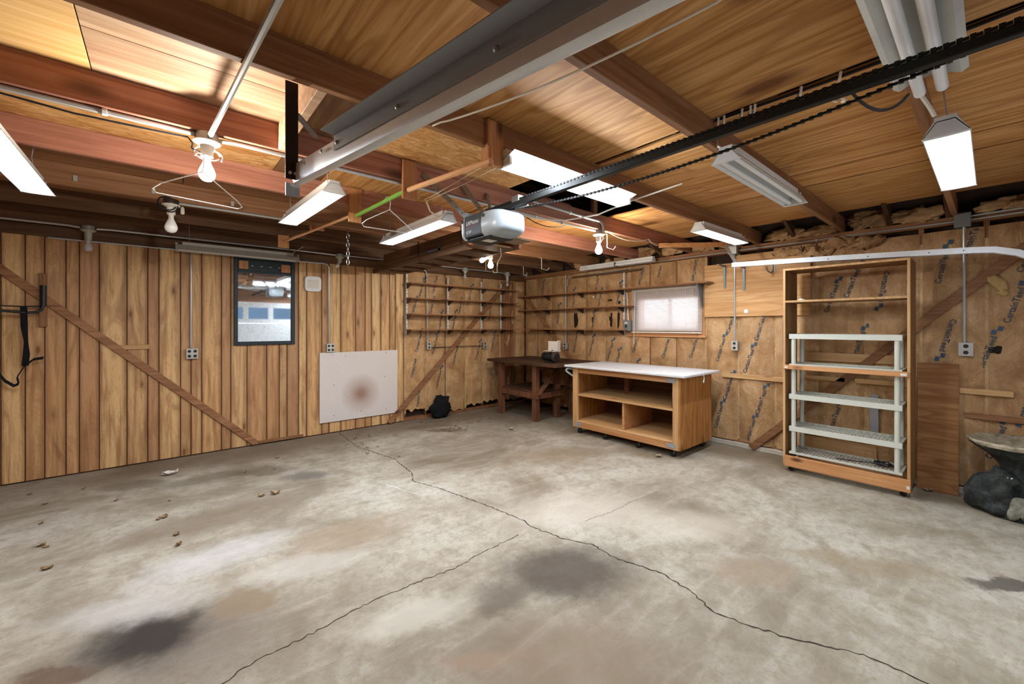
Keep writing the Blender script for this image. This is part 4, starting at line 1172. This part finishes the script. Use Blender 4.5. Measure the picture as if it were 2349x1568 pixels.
# hooks in the joists
def hookrod(label, x, y, z0, z1, dx, mat='plastic_cream'):
    mk('joist_hook', g_tube([(x - dx * .5, y, z0), (x, y, z0 - .005), (x, y, z1), (x + dx, y, z1 - .008), (x + dx * 1.25, y - .01, z1 + .03)], .004, 6), mat, None, smooth=True, label=label, cat='hook', base=False)
hookrod('white bent hook beside the right glaring bulb', 3.55, 2.62, 2.47, 2.33, .11)
hookrod('thin bent hook left of the right glaring bulb', 4.20, 4.255, 2.50, 2.34, .12)
hookrod('short bent hook near the far corner ceiling', 4.02, 5.07, 2.50, 2.35, -.07)
hookrod('curled hook beside the corner shelf top', 4.58, 5.07, 2.50, 2.37, .06)
cable('thin bent wire hanging below the dark rack', [(2.62, 3.25, 2.32), (2.63, 3.25, 2.22), (2.59, 3.26, 2.15), (2.60, 3.27, 2.12)], .003, 'cord_cream')
cable('thin rod hanging beside the small clear bulb', [(3.80, 5.07, 2.5), (3.80, 5.07, 2.37)], .003, 'cord_cream')
ch = thing('hanging_chain', 'grey chain hanging from the joists near the plank wall', 'chain', (1.45, 4.28, 2.11))
for k in range(8):
    z = 2.468 - k * .044
    e = (1, 0, 0) if k % 2 else (0, 1, 0)
    mk('link', g_tube([tuple(Vector((1.447, 4.28, z)) + Vector(e) * (.014 * math.cos(R(a))) + Vector((0, 0, .028 * math.sin(R(a))))) for a in range(0, 361, 36)], .0045, 6, cap=False), 'strap_steel', ch, smooth=True)
for k, (x, y) in enumerate([(-.48, 4.236), (.02 - .08, 4.236), (.45, 4.236), (3.05, 3.426)]):
    bx('cable_clip', x, x + .022, y - .006, y + .001, 2.535, 2.575, 'outlet_metal', None, 0, label=['pale clip on the joist nearest the cut off light', 'pale clip on the joist left of the coiled wire', 'pale clip on the joist right of the white hanger', 'square pale clip on the joist right of the opener'][k], cat='clip', base=False)

# ================================================================== WALL FITTINGS
def outlet(label, wall, a, z, w=.07, h=.115, gang=1, depth=.05, off=.02):
    p = (XR - off, a, z) if wall == 'r' else (a, YB - off, z)
    t = thing('power_outlet', label, 'outlet', (p[0], p[1], z - h / 2), 'metal outlet boxes on the walls')
    def B3(u0, u1, d0, d1, z0, z1):
        return (p[0] - d1, p[0] - d0, p[1] + u0, p[1] + u1, z + z0, z + z1) if wall == 'r' else (p[0] + u0, p[0] + u1, p[1] - d1, p[1] - d0, z + z0, z + z1)
    bx('box', *B3(-w / 2, w / 2, 0, depth, -h / 2, h / 2), 'galv', t, .004)
    pl = bx('cover_plate', *B3(-w / 2 - .002, w / 2 + .002, depth, depth + .003, -h / 2 - .002, h / 2 + .002), 'outlet_metal', t, .001)
    us = (0,) if gang == 1 else (-w / 4, w / 4)
    for u in us:
        for zz in (-.028, .028):
            c = (p[0] - depth - .002, p[1] + u, z + zz) if wall == 'r' else (p[0] + u, p[1] - depth - .002, z + zz)
            mk('socket', g_lathe([(.0165, 0), (.0165, .004), (.014, .005)], c, (-1, 0, 0) if wall == 'r' else (0, -1, 0), seg=12), 'socket_dark', pl)
    return t
outlet('outlet with switch on the plank wall left of the framed pane', 'b', .266, 1.19, .105, .115, 2, off=.004)
outlet('double outlet above the white scorched board', 'b', 1.79, 1.205, .10, .115, 2, off=.004)
outlet('outlet on the paper left of the corner shelf brace', 'b', 3.315, 1.19, off=.03)
outlet('small outlet below the corner shelves at the cable end', 'b', 4.45, 1.165, .06, .11, off=.03)
outlet('outlet below the yellow plywood panel', 'r', 2.077, 1.265, off=.035)
outlet('outlet on the paper right of the tall bookcase', 'r', .15, 1.30, .085, .115, off=.03)
outlet('dark outlet behind the cluttered bench corner', 'r', 4.90, 1.16, off=.03)
cable('thin dark cable joining the two corner outlets', [(3.36, YB - .05, 1.155), (3.9, YB - .06, 1.16), (4.42, YB - .05, 1.155)], .006, 'cord_black')
t = thing('switch_box', 'grey lever switch box left of the blind', 'switch', (XR - .06, 3.625, 1.425))
bx('box', XR - .10, XR - .03, 3.57, 3.685, 1.435, 1.60, 'grey_box', t, .005)
bx('label_plate', XR - .102, XR - .0995, 3.60, 3.655, 1.545, 1.57, 'paper_white', t, 0)
mk('lever', g_box(XR - .115, XR - .10, 3.615, 3.64, 1.49, 1.53), 'black_paint', t, bev=.003)
t = thing('junction_box', 'pale square wall box above the yellow plywood panel', 'junction box', (XR - .05, 2.10, 2.40))
bx('box', XR - .09, XR - .02, 2.05, 2.155, 2.405, 2.52, 'outlet_metal', t, .004)
t = thing('junction_box', 'dark grey square box high on the wall at the far right', 'junction box', (XR - .05, .17, 2.385))
bx('box', XR - .08, XR - .02, .118, .222, 2.387, 2.515, 'grey_box', t, .004)
t = thing('door_chime', 'white rounded doorbell chime on the plank wall', 'chime', (1.566, YB - .005, 1.977))
k = []
for i in range(24):
    a = 2 * math.pi * (i + .5) / 24
    ca, sa = math.cos(a), math.sin(a)
    k.append((1.566 + .106 * math.copysign(abs(ca) ** .42, ca), 2.083 + .105 * math.copysign(abs(sa) ** .42, sa)))
mk('case', g_prism(k, 'y', YB - .045, YB - .005), 'plastic_white', t, bev=.006)
bx('grille', 1.498, 1.634, YB - .049, YB - .044, 2.055, 2.135, 'plastic_cream', t, .003)
bx('grille', 1.498, 1.634, YB - .049, YB - .044, 2.025, 2.05, 'plastic_cream', t, .003)
o = bx('white_board', 1.65, 2.789, YB - .032, YB - .014, .165, 1.14, 'scorched_white', None, .003, label='white square board with a brown scorch mark on the plank wall', cat='board', base=False)
for i, (x, z) in enumerate([(1.82, .98 + .12), (2.6, 1.1), (1.84, .68), (2.58, .74), (1.84, .25), (2.22, .27), (2.6, .25), (2.0, 1.08)]):
    mk('screw', g_lathe([(.006, 0), (.006, .002)], (x, YB - .032, z), (0, -1, 0), seg=8), 'steel_dark', o)
# ---- shelves on adjustable standards
def standard(label, wall, a, z0, z1):
    t = thing('shelf_standard', label, 'shelf rail', (XR - .03, a, z0) if wall == 'r' else (a, YB - .04, z0), 'slotted shelf standards')
    c = (XR - .055, XR - .035, a - .013, a + .013) if wall == 'r' else (a - .013, a + .013, YB - .062, YB - .04)
    bx('upright', *c, z0, z1, 'white_metal', t, .001)
    zz = z0 + .03
    while zz < z1 - .03:
        s = (XR - .0565, XR - .0545, a - .004, a + .004) if wall == 'r' else (a - .004, a + .004, YB - .0635, YB - .0615)
        bx('slot', *s, zz, zz + .014, 'socket_dark', t, 0)
        zz += .06
standard('slotted white standard at the edge of the plank wall', 'b', 2.932, 1.38, 2.34)
standard('second slotted standard from the plank wall', 'b', 3.683, 1.42, 2.33)
standard('third slotted standard from the plank wall', 'b', 4.383, 1.42, 2.31)
standard('slotted standard nearest the corner', 'b', 4.84, 1.42, 2.3)
standard('slotted standard left of the blind', 'r', 3.70, 1.39, 2.37)
def tri(wall, a, z, d, h=.07, w=.008):
    if wall == 'b':
        return g_prism([(YB - .06, z), (YB - .06, z - h), (YB - .085, z - h), (YB - d, z - .012), (YB - d, z)], 'x', a - w / 2, a + w / 2)
    return g_prism([(XR - .055, z), (XR - .055, z - h), (XR - .08, z - h), (XR - d, z - .012), (XR - d, z)], 'y', a - w / 2, a + w / 2)
for i, (z, lab) in enumerate([(2.168, 'topmost long shelf on the wall beside the plank panelling'), (1.932, 'second long shelf from the top beside the plank panelling'), (1.685, 'third long shelf from the top beside the plank panelling'), (1.442, 'lowest long shelf on the wall beside the plank panelling')]):
    t = thing('wall_shelf', lab, 'shelf', (4.0, 5.92, z), 'plank shelves on slotted standards')
    bx('board', 2.915, 5.125, 5.80, YB - .064, z, z + .018, 'fir_x', t, .002)
    for a in (2.932, 3.683, 4.383, 4.84):
        mk('bracket', tri('b', a, z - .001, .22), 'steel_dark', t)
for i, (z, y0, lab) in enumerate([(2.062, 2.34, 'top right wall shelf reaching over the blind'), (1.80, 3.52, 'middle right wall shelf left of the blind'), (1.445, 3.60, 'lowest right wall shelf above the bench corner')]):
    t = thing('wall_shelf', lab, 'shelf', (5.35, 4.6, z), 'plank shelves on slotted standards')
    bx('board', 5.25, XR - .058, y0, 5.98 if i < 2 else 5.79, z, z + .018, 'fir_y', t, .002)
    for a in ((2.48, 3.70, 4.5, 5.3) if i == 0 else (3.70, 4.5, 5.3)):
        mk('bracket', tri('r', a, z - .001, .22, .30 if a == 2.48 else .07, .012), 'bracket_blue' if a == 2.48 else 'steel_dark', t)
for lab, y, z in (('left grey shelf bracket on the yellow plywood', 2.201, 2.275), ('right grey shelf bracket on the yellow plywood', 1.975, 2.235)):
    mk('shelf_bracket', [g_prism([(XR - .053, z), (XR - .053, z - .29), (XR - .062, z - .29), (XR - .075, z - .02), (XR - .25, z - .006), (XR - .25, z)], 'y', y - .012, y + .012)], 'bracket_blue', None, label=lab, cat='bracket', group='empty shelf brackets on the plywood', base=False)
def pipe_hook(label, y, z):
    t = thing('wall_hook', label, 'hook', (XR - .06, y, z - .1))
    mk('hook', g_tube([(XR - .06, y, z + .06), (XR - .065, y, z - .03), (XR - .10, y + .005, z - .065), (XR - .17, y + .02, z - .05), (XR - .19, y + .03, z)], .009, 8), 'strap_steel', t, smooth=True)
    bx('back_plate', XR - .058, XR - .05, y - .016, y + .016, z - .05, z + .09, 'galv', t)
pipe_hook('grey bicycle hook behind the white track', 1.66, 2.19)
mk('wall_hook', g_tube([(XR - .05, 1.36, 2.39), (XR - .09, 1.36, 2.33), (XR - .12, 1.36, 2.35), (XR - .12, 1.37, 2.39)], .007, 8), 'steel_dark', None, smooth=True, label='small dark hook below the top plate', cat='hook', base=False)
bx('wall_clip', XR - .062, XR - .05, 1.93, 1.975, 1.665, 1.71, 'plastic_white', None, .003, label='small white clip at the lower edge of the yellow plywood', cat='clip', base=False)
bx('wall_clip', XR - .062, XR - .045, 4.27, 4.30, 1.975, 2.01, 'plastic_white', None, .003, label='small white clip between the right wall shelves', cat='clip', base=False)
# black folding arm with strap at the far left
t = thing('wall_rack', 'black tubular wall rack at the far left', 'rack', (-.88, YB - .06, 1.63))
mk('mount_tube', g_cyl((-.875, YB - .065, 1.70), (-.875, YB - .065, 1.90), .022, seg=12), 'black_paint', t, smooth=True)
mk('arm', g_tube([(-.875, YB - .065, 1.88), (-.875, YB - .07, 1.72), (-.885, YB - .08, 1.665), (-.92, YB - .10, 1.638), (-.97, YB - .13, 1.632), (-1.10, YB - .2, 1.645), (-1.5, YB - .42, 1.66)], .0125, 10), 'black_paint', t, smooth=True)
mk('arm', g_tube([(-.88, YB - .06, 1.70), (-1.0, YB - .12, 1.69), (-1.5, YB - .42, 1.70)], .006, 8), 'black_paint', t, smooth=True)
st = thing('webbing_strap', 'black webbing strap hanging from the wall rack', 'strap', (-.99, YB - .15, .93))
wv = Vector((1, 0, 0))
mk('webbing', [g_ribbon([(-.985, YB - .15, 1.69), (-.985, YB - .13, 1.50), (-.975, YB - .12, 1.36), (-.975, YB - .11, 1.24), (-.985, YB - .10, 1.13)], .045, [(1, 0, 0), (1, 0, 0), (.4, 1, 0), (1, .3, 0), (1, 0, 0)], .004),
               g_ribbon([(-.868, YB - .10, 1.20), (-.93, YB - .11, 1.19), (-.985, YB - .12, 1.13), (-1.03, YB - .12, 1.03), (-1.02, YB - .12, .965), (-1.05, YB - .12, .95), (-1.10, YB - .13, 1.0), (-1.16, YB - .15, 1.12), (-1.2, YB - .18, 1.4), (-1.18, YB - .2, 1.64)], .028, (.2, .3, 1), .004)], 'black_cloth', st)

# ================================================================== FURNITURE
# ---- corner workbench
wbn = thing('workbench', 'dark worn timber workbench in the far corner', 'workbench', (4.9, 4.95, 0))
bx('top', 4.37, 5.42, 4.12, 5.80, .895, .94, 'bench_top', wbn, .004)
for (x, y) in ((4.45, 5.50), (4.47, 4.66), (4.95, 4.66), (5.33, 5.50), (5.33, 4.66)):
    bx('leg', x, x + .09, y, y + .09, 0, .895, 'bench_wood', wbn, .004)
bx('rail', 4.455, 4.475, 4.60, 5.62, .36, .45, 'bench_wood', wbn, .003)
bx('rail', 4.46, 5.10, 4.63, 4.655, .36, .45, 'bench_wood', wbn, .003)
bx('rail', 4.50, 5.42, 4.70, 4.74, .80, .893, 'bench_wood', wbn, .003)
bx('lower_shelf', 4.48, 5.35, 4.70, 5.58, .452, .475, 'bench_top', wbn, .003)
mk('brace', g_beam((4.50, 4.645, .42), (5.00, 4.645, .84), .03, .085, up=(0, 1, 0)), 'bench_wood', wbn, bev=.003)
mk('bracket_board', g_prism([(4.45, .89), (4.45, .65), (4.39, .86), (4.39, .89)], 'y', 5.60, 5.64), 'bench_top', wbn)
gr = thing('bench_grinder', 'black bench grinder on the corner workbench', 'grinder', (4.62, 4.50, .94))
bx('base', 4.56, 4.70, 4.42, 4.56, .94, .965, 'black_paint', gr, .006)
mk('motor', g_lathe([(.03, -.09), (.06, -.085), (.065, -.06), (.065, .06), (.06, .085), (.03, .09)], (4.63, 4.50, 1.03), (0, 1, 0), seg=18), 'black_paint', gr, smooth=True)
mk('wheel_guard', g_lathe([(.075, -.02), (.085, -.015), (.085, .015), (.075, .02)], (4.63, 4.385, 1.03), (0, 1, 0), seg=20), 'steel_dark', gr, smooth=True)
mk('wheel', g_lathe([(.02, -.026), (.055, -.026), (.055, -.02)], (4.63, 4.385, 1.03), (0, 1, 0), seg=18), 'black_paint', gr)
mk('wheel_guard', g_lathe([(.06, -.02), (.065, .0), (.06, .02)], (4.63, 4.62, 1.03), (0, 1, 0), seg=18), 'black_paint', gr, smooth=True)
mk('shield_arm', g_beam((4.63, 4.50, 1.09), (4.68, 4.50, 1.13), .03, .01), 'black_paint', gr)
mk('cardboard_carton', [g_box(4.72, 4.725, 4.37, 4.63, 1.12, 1.27), g_beam((4.722, 4.37, 1.195), (4.60, 4.32, 1.21), .005, .17, up=(0, 0, 1)), g_box(4.60, 4.725, 4.36, 4.63, 1.115, 1.122)], 'paper_white', None, label='folded white card propped on the bench grinder', cat='card', base=False)
# ---- rolling cabinet
cb = thing('rolling_cabinet', 'open plywood cabinet on casters with a white painted top', 'cabinet', (4.82, 3.06, 0))
CX0, CX1, CY0, CY1, CZ0, CZ1 = 4.43, 5.22, 2.275, 3.86, .095, .93
bx('side_panel', CX0, CX1, CY0, CY0 + .018, CZ0, CZ1, 'cab_ply', cb)
bx('side_panel', CX0, CX1, CY1 - .018, CY1, CZ0, CZ1, 'cab_ply', cb)
bx('back_panel', CX1 - .012, CX1, CY0 + .018, CY1 - .018, CZ0, CZ1, 'dark_y', cb)
bx('stile', CX0 - .003, CX0 + .03, CY0 + .019, CY0 + .092, CZ0, CZ1, 'case_edge', cb)
bx('stile', CX0 - .003, CX0 + .03, CY1 - .09, CY1 - .001, CZ0, CZ1, 'case_edge', cb)
bx('top_rail', CX0, CX0 + .028, CY0 + .093, CY1 - .091, .855, CZ1, 'orange_pine', cb)
bx('bottom_rail', CX0, CX0 + .028, CY0 + .093, CY1 - .091, CZ0, .172, 'orange_pine', cb)
bx('bottom_shelf', CX0 + .002, CX1 - .013, CY0 + .019, CY1 - .019, .173, .19, 'pine_y', cb)
bx('shelf', CX0 + .005, CX1 - .013, CY0 + .019, CY1 - .019, .535, .56, 'pine_y', cb)
bx('divider', CX0 + .03, CX1 - .10, 3.03, 3.062, .192, .534, 'orange_pine', cb)
bx('inner_post', CX1 - .10, CX1 - .02, CY1 - .45, CY1 - .38, .192, .90, 'fir_z', cb)
tp = bx('top', 4.345, 5.25, 2.185, 3.95, .932, .962, 'white_top', cb, .006)
mk('paint_drip', g_tube([(4.80, 2.183, .95), (4.81, 2.180, .90), (4.79, 2.178, .85)], [.006, .004, .007], 6), 'plastic_white', tp)
for (y, z) in ((CY0 + .11, .86), (CY0 + .11, .115), (CY1 - .10, .115)):
    bx('mending_plate', CX0 - .005, CX0 - .0032, y - .055, y + .055, z, z + .05, 'galv', cb, 0)
mk('handle', g_tube([(4.47, 3.87, .90), (4.44, 3.96, .90), (4.43, 3.985, .885), (4.43, 3.985, .865), (4.44, 3.96, .845), (4.47, 3.87, .79)], .012, 8), 'handle_blue', cb, smooth=True)
def caster(parent, x, y, top, r=.034, lat=.03):
    c = mk('caster', g_lathe([(r * .5, -.014), (r, -.012), (r, .012), (r * .5, .014)], (x, y, r + .001), (.5, .85, 0), seg=16), 'rubber', parent, smooth=True)
    mk('caster_fork', [g_beam((x - .016 * .5, y - .016 * .85, r), (x - .008 + .02, y - .016 * .85, top), .004, .02), g_beam((x + .016 * .5, y + .016 * .85, r), (x + .012 + .02, y + .016 * .85, top), .004, .02), g_box(x - .005, x + .045, y - .025, y + .025, top - .006, top)], 'caster_metal', c)
for y in (2.39, 2.845, 3.344, 3.778):
    caster(cb, 4.49, y, CZ0)
for y in (2.36, 3.78):
    caster(cb, 5.15, y, CZ0)
bx('power_strip', 4.47, 4.50, 2.369, 2.40, .561, .74, 'black_paint', None, .004, label='black power strip standing inside the cabinet by its right stile', cat='power strip')
# ---- tall bookcase
bc = thing('tall_bookcase', 'tall open plywood bookcase standing on casters', 'bookcase', (5.15, .94, 0))
BX0, BX1, BY0, BY1, BZ0, BZ1 = 4.965, 5.365, .462, 1.425, .07, 2.105
for y in (BY0, BY1 - .02):
    sp_ = bx('side_panel', BX0, BX1, y, y + .02, BZ0, BZ1, 'case_ply', bc)
    bx('edge_band', BX0 - .004, BX0 - .0002, y, y + .02, BZ0, BZ1, 'case_edge', sp_, 0)
for nm, z in (('top_board', BZ1 - .02), ('shelf', 1.752)):
    sp_ = bx(nm, BX0, BX1, BY0 + .021, BY1 - .021, z, z + .02, 'case_ply', bc)
    bx('edge_band', BX0 - .004, BX0 - .0002, BY0 + .021, BY1 - .021, z, z + .02, 'case_edge', sp_, 0)
bx('base_board', 4.93, 4.96, BY0 - .005, BY1 - .02, .055, .165, 'orange_pine', bc, .003)
bx('base_board', 5.34, 5.362, BY0 + .03, BY1 - .03, .055, .165, 'orange_pine', bc, .003)
bx('cross_board', 4.932, 4.955, BY0 + .01, BY1 - .005, 1.06, 1.105, 'orange_pine', bc, .003)
bx('paper_tag', 4.9285, 4.9315, BY0 + .02, BY0 + .06, 1.07, 1.09, 'paper_white', bc, 0)
bx('paper_tag', 4.9285, 4.9315, BY1 - .05, BY1 - .02, 1.07, 1.09, 'paper_white', bc, 0)
bx('paper_tag', 4.9285, 4.9295, BY0, BY0 + .022, .085, .115, 'paper_white', bc, 0)
bx('blue_tape', BX0 - .005, BX0 + .03, BY1, BY1 + .002, 1.13, 1.57, 'tape_blue', bc, 0)
for y in (.51, 1.36):
    caster(bc, 4.99, y, .055, .024)
    caster(bc, 5.31, y, .055, .024)
mk('rag', [(lambda q: ([tuple(Vector(v) + Vector((0, 0, .02)) * noise.noise(Vector(v) * 40)) for v in q[0]], q[1]))(g_ball((5.03, 1.28, 1.776), (.03, .035, .012), 10, 7))], 'paper_white', None, smooth=True, label='small crumpled white scrap on the upper bookcase shelf', cat='scrap')
# ---- plastic shelving unit inside
ps = thing('plastic_shelving', 'pale plastic shelving unit standing inside the bookcase', 'shelving', (5.15, .945, .17))
PX0, PX1, PY0, PY1 = 4.985, 5.325, .515, 1.378
def lattice(z):
    G = []
    sp = .056
    w_, l_ = PX1 - PX0 - .03, PY1 - PY0 - .03
    for sgn in (1, -1):
        k_ = -w_
        while k_ < l_:
            pts = []
            # line y = k_ + x (sgn 1) or y = k_ + w_ - x, clipped to the rectangle
            xa, xb = max(0, -k_), min(w_, l_ - k_)
            if xb - xa > .01:
                p0, p1 = (xa, k_ + xa), (xb, k_ + xb)
                if sgn < 0: p0, p1 = (w_ - p0[0], p0[1]), (w_ - p1[0], p1[1])
                G.append(g_beam((PX0 + .015 + p0[0], PY0 + .015 + p0[1], z), (PX0 + .015 + p1[0], PY0 + .015 + p1[1], z), .0085, .003))
            k_ += sp
    return G
for z in (1.40, 1.09, .775, .44, .135 + .055):
    hh = .05 if z > .3 else .02
    s_ = mk('shelf', [g_box(PX0, PX0 + .016, PY0, PY1, z - hh / 2, z + hh / 2), g_box(PX1 - .016, PX1, PY0, PY1, z - hh / 2, z + hh / 2), g_box(PX0 + .016, PX1 - .016, PY0, PY0 + .016, z - hh / 2, z + hh / 2), g_box(PX0 + .016, PX1 - .016, PY1 - .016, PY1, z - hh / 2, z + hh / 2)], 'shelf_plastic', ps)
    mk('lattice', lattice(z + hh / 2 - .008), 'shelf_plastic', s_)
for x in (PX0 + .026, PX1 - .026):
    for y in (PY0 + .035, PY1 - .035):
        for z0, z1 in ((.20, .416), (.464, .751), (.799, 1.066), (1.114, 1.376)):
            mk('post', g_cyl((x, y, z0), (x, y, z1), .021, seg=14), 'shelf_plastic', ps, smooth=True)
bx('silver_tape', XR - .06, XR - .054, .735, .80, .38, .82, 'tape_silver', None, 0, label='silver strip on the wall behind the plastic shelving', cat='strip', base=False)
lpw = mk('plywood_sheet', g_prism([(XR - .14, .0), (XR - .085, 1.165), (XR - .07, 1.165), (XR - .125, .0)], 'y', .19, .455), 'lean_ply', None, bev=.002, label='plywood sheet leaning on the wall right of the bookcase', cat='board')
# ---- bird bath with a seated animal figure
bb = thing('bird_bath', 'stone bird bath with a dark crouching animal figure', 'bird bath', (5.16, -.12, 0))
bcx, bcy = 5.17, -.135
def wobl(a, z): return 1 + .13 * noise.noise(Vector((math.cos(a) * 2.2, math.sin(a) * 2.2, z * 7)))
mk('bowl', g_lathe([(.05, .44), (.12, .47), (.20, .515), (.265, .555), (.275, .575), (.265, .588), (.24, .58), (.17, .545), (.08, .53), (.01, .527)], (bcx, bcy, 0), seg=36, wob=wobl), 'stone_pale', bb, smooth=True)
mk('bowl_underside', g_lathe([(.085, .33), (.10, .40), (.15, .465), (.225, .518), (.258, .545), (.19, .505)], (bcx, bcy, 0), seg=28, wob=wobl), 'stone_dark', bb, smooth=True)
mk('pedestal', g_lathe([(.19, 0), (.195, .05), (.16, .10), (.10, .20), (.085, .30), (.10, .40), (.12, .44)], (bcx, bcy, 0), seg=24, wob=wobl), 'stone_dark', bb, smooth=True)
mk('leaf_relief', g_ball((5.13, -.07, .545), (.05, .035, .014), 12, 7), 'stone_pale', bb, smooth=True)
def blob(parts, name, mat, vox=.013, parent=bb):
    o = mk(name, [g_ball(c, r, 16, 10) for c, r in parts], mat, parent)
    m = o.modifiers.new('remesh', 'REMESH'); m.mode = 'VOXEL'; m.voxel_size = vox; m.use_smooth_shade = True
    s = o.modifiers.new('smooth', 'SMOOTH'); s.factor = .6; s.iterations = 6
    return o
blob([((5.10, .045, .14), (.10, .115, .13)), ((5.09, .03, .21), (.085, .10, .11)), ((5.07, -.02, .27), (.07, .085, .08)),      # haunch, back, shoulders
      ((5.05, -.055, .315), (.06, .065, .06)), ((5.03, -.105, .295), (.035, .05, .035)),                                       # head, muzzle
      ((5.08, -.02, .372), (.02, .022, .028)), ((5.03, -.03, .37), (.016, .02, .026)),                                         # ears
      ((5.03, -.06, .20), (.04, .06, .075)), ((5.02, -.09, .13), (.033, .04, .07)), ((5.02, -.04, .05), (.055, .09, .045)), ((5.12, .10, .06), (.06, .06, .05))], 'animal_figure', 'stone_dark')
for y in (-.078, -.10):
    mk('eye', g_ball((5.004 if y > -.09 else 5.0, y, .325), .006, 8, 6), 'porcelain', bb)
blob([((4.99, -.12, .10), (.035, .035, .09)), ((4.98, -.10, .05), (.04, .03, .05)), ((4.985, -.165, .09), (.03, .022, .09)), ((4.99, -.14, .16), (.03, .05, .035))], 'stone_relief', 'stone_mid')
blob([((4.99, -.24, .10), (.07, .06, .07)), ((4.97, -.23, .04), (.08, .08, .05)), ((5.05, -.30, .06), (.1, .1, .07))], 'rock', 'stone_dark')
# ---- black crumpled bag against the back wall
V, F = g_ball((3.49, 5.92, .17), (.185, .09, .20), 30, 20)
V = [(v[0], v[1], max(.002, v[2])) for v in V]
q = []
for v in V:
    p_ = Vector(v); cc = Vector((3.49, 5.93, .14))
    d_ = .30 * noise.noise(p_ * 9) + .16 * noise.noise(p_ * 24)
    s_ = p_ + (p_ - cc) * d_
    if s_.z > .2: s_.x += (s_.z - .2) * .35
    q.append((s_.x, min(5.985, s_.y), max(.001, s_.z)))
mk('crumpled_bag', (q, F), 'black_cloth', None, smooth=True, label='crumpled black bag slumped at the foot of the back wall', cat='bag')

# ================================================================== LITTER ON THE FLOOR
def leaf_mesh(seed, size, curl):
    rnd = random.Random(seed)
    k = 5
    V = []
    for i in range(k + 1):
        u = i / k
        w = size * .38 * math.sin(math.pi * min(1, u * .93 + .05)) * rnd.uniform(.75, 1.2)
        for sgn in (-1, 0, 1):
            x = (u - .5) * size; y = sgn * w
            z = curl * size * (abs(sgn) * .8 + (u - .5) ** 2 * 2) * rnd.uniform(.7, 1.3)
            V.append((x, y, z))
    F = []
    for i in range(k):
        for j in range(2):
            a = i * 3 + j
            F.append((a, a + 1, a + 4, a + 3))
    m0 = min(v[2] for v in V)
    return [(v[0], v[1], v[2] - m0 + .001) for v in V], F
kinds = [mk('dry_leaf', leaf_mesh(i, .07, .3 + .1 * i), 'leaf' if i < 3 else 'leaf_pale', None, base=False, origin=(0, 0, 0)) for i in range(5)]
pos = [(.67, 4.195, 1.0, 3), (.773, 4.168, 1.4, 3), (.017, 4.229, 1.1, 0), (-.02, 4.21, .8, 1), (.08, 3.819, 1.0, 0), (.087, 3.627, .9, 2), (-.627, 4.222, 1.0, 3), (-.60, 4.18, .7, 0), (-.541, 3.797, 1.0, 1),
       (-.75, 5.2, .8, 0), (-.9, 5.6, .8, 0), (-.55, 5.45, .7, 1), (-.3, 4.9, .6, 2), (.9, 4.9, .6, 0), (1.0, 5.3, .8, 1), (.65, 5.0, .7, 0), (.05, 4.6, .5, 1), (-.7, 4.7, .6, 2)]
rl = random.Random(21)
for (cx_, cy_, sx, sy, nn_) in ((1.9, 5.2, .18, .5, 14), (3.25, 5.10, .22, .18, 18), (3.5, 5.45, .4, .15, 12), (4.1, 5.3, .3, .25, 12), (2.4, 5.5, .35, .2, 7), (3.0, 5.75, .4, .12, 6)):
    for _ in range(nn_):
        pos.append((cx_ + rl.gauss(0, sx * .6), min(5.9, cy_ + rl.gauss(0, sy * .6)), rl.uniform(.4, .75), rl.randrange(5)))
usedk = set()
for (x, y, s, kk) in pos:
    if kk in usedk:
        o = kinds[kk].copy(); COL.objects.link(o)
    else:
        o = kinds[kk]; usedk.add(kk)
    o.location = (x, y, 0); o.rotation_euler.z = rl.uniform(0, 6.28); o.scale = (s * .8, s * .8, s * .55)
    o['label'] = 'small dry curled leaf lying on the concrete floor'; o['category'] = 'leaf'; o['group'] = 'dry leaves scattered on the floor'
def scrap(label, x, y, s, seed, mat='paper_white'):
    V, F = leaf_mesh(seed, s, .25)
    mk('paper_scrap', ([(v[0] + x, v[1] + y, v[2]) for v in V], F), mat, None, label=label, cat='scrap')
scrap('white paper scrap on the floor near the plank wall', .062, 5.417, .13, 40)
scrap('pale chip on the floor in front of the corner workbench', 3.868, 4.553, .09, 41, 'leaf_pale')
scrap('pale sliver on the floor under the rolling cabinet corner', 4.36, 2.50, .1, 42, 'leaf_pale')
scrap('pale pebble on the floor beside the bookcase', 5.32, .38, .09, 43, 'leaf_pale')

cable('tangled black wire on the bottom plastic shelf', [tuple(Vector((5.12, .66, .212)) + Vector((math.cos(a * .9) * (.05 + .02 * math.sin(a * 2.3)), math.sin(a * .9) * (.06 + .025 * math.cos(a * 1.7)), .012 + .012 * math.sin(a * 1.3)))) for a in range(0, 26)] + [(5.08, .85, .208), (5.05, 1.0, .207)], .005, 'cord_black')
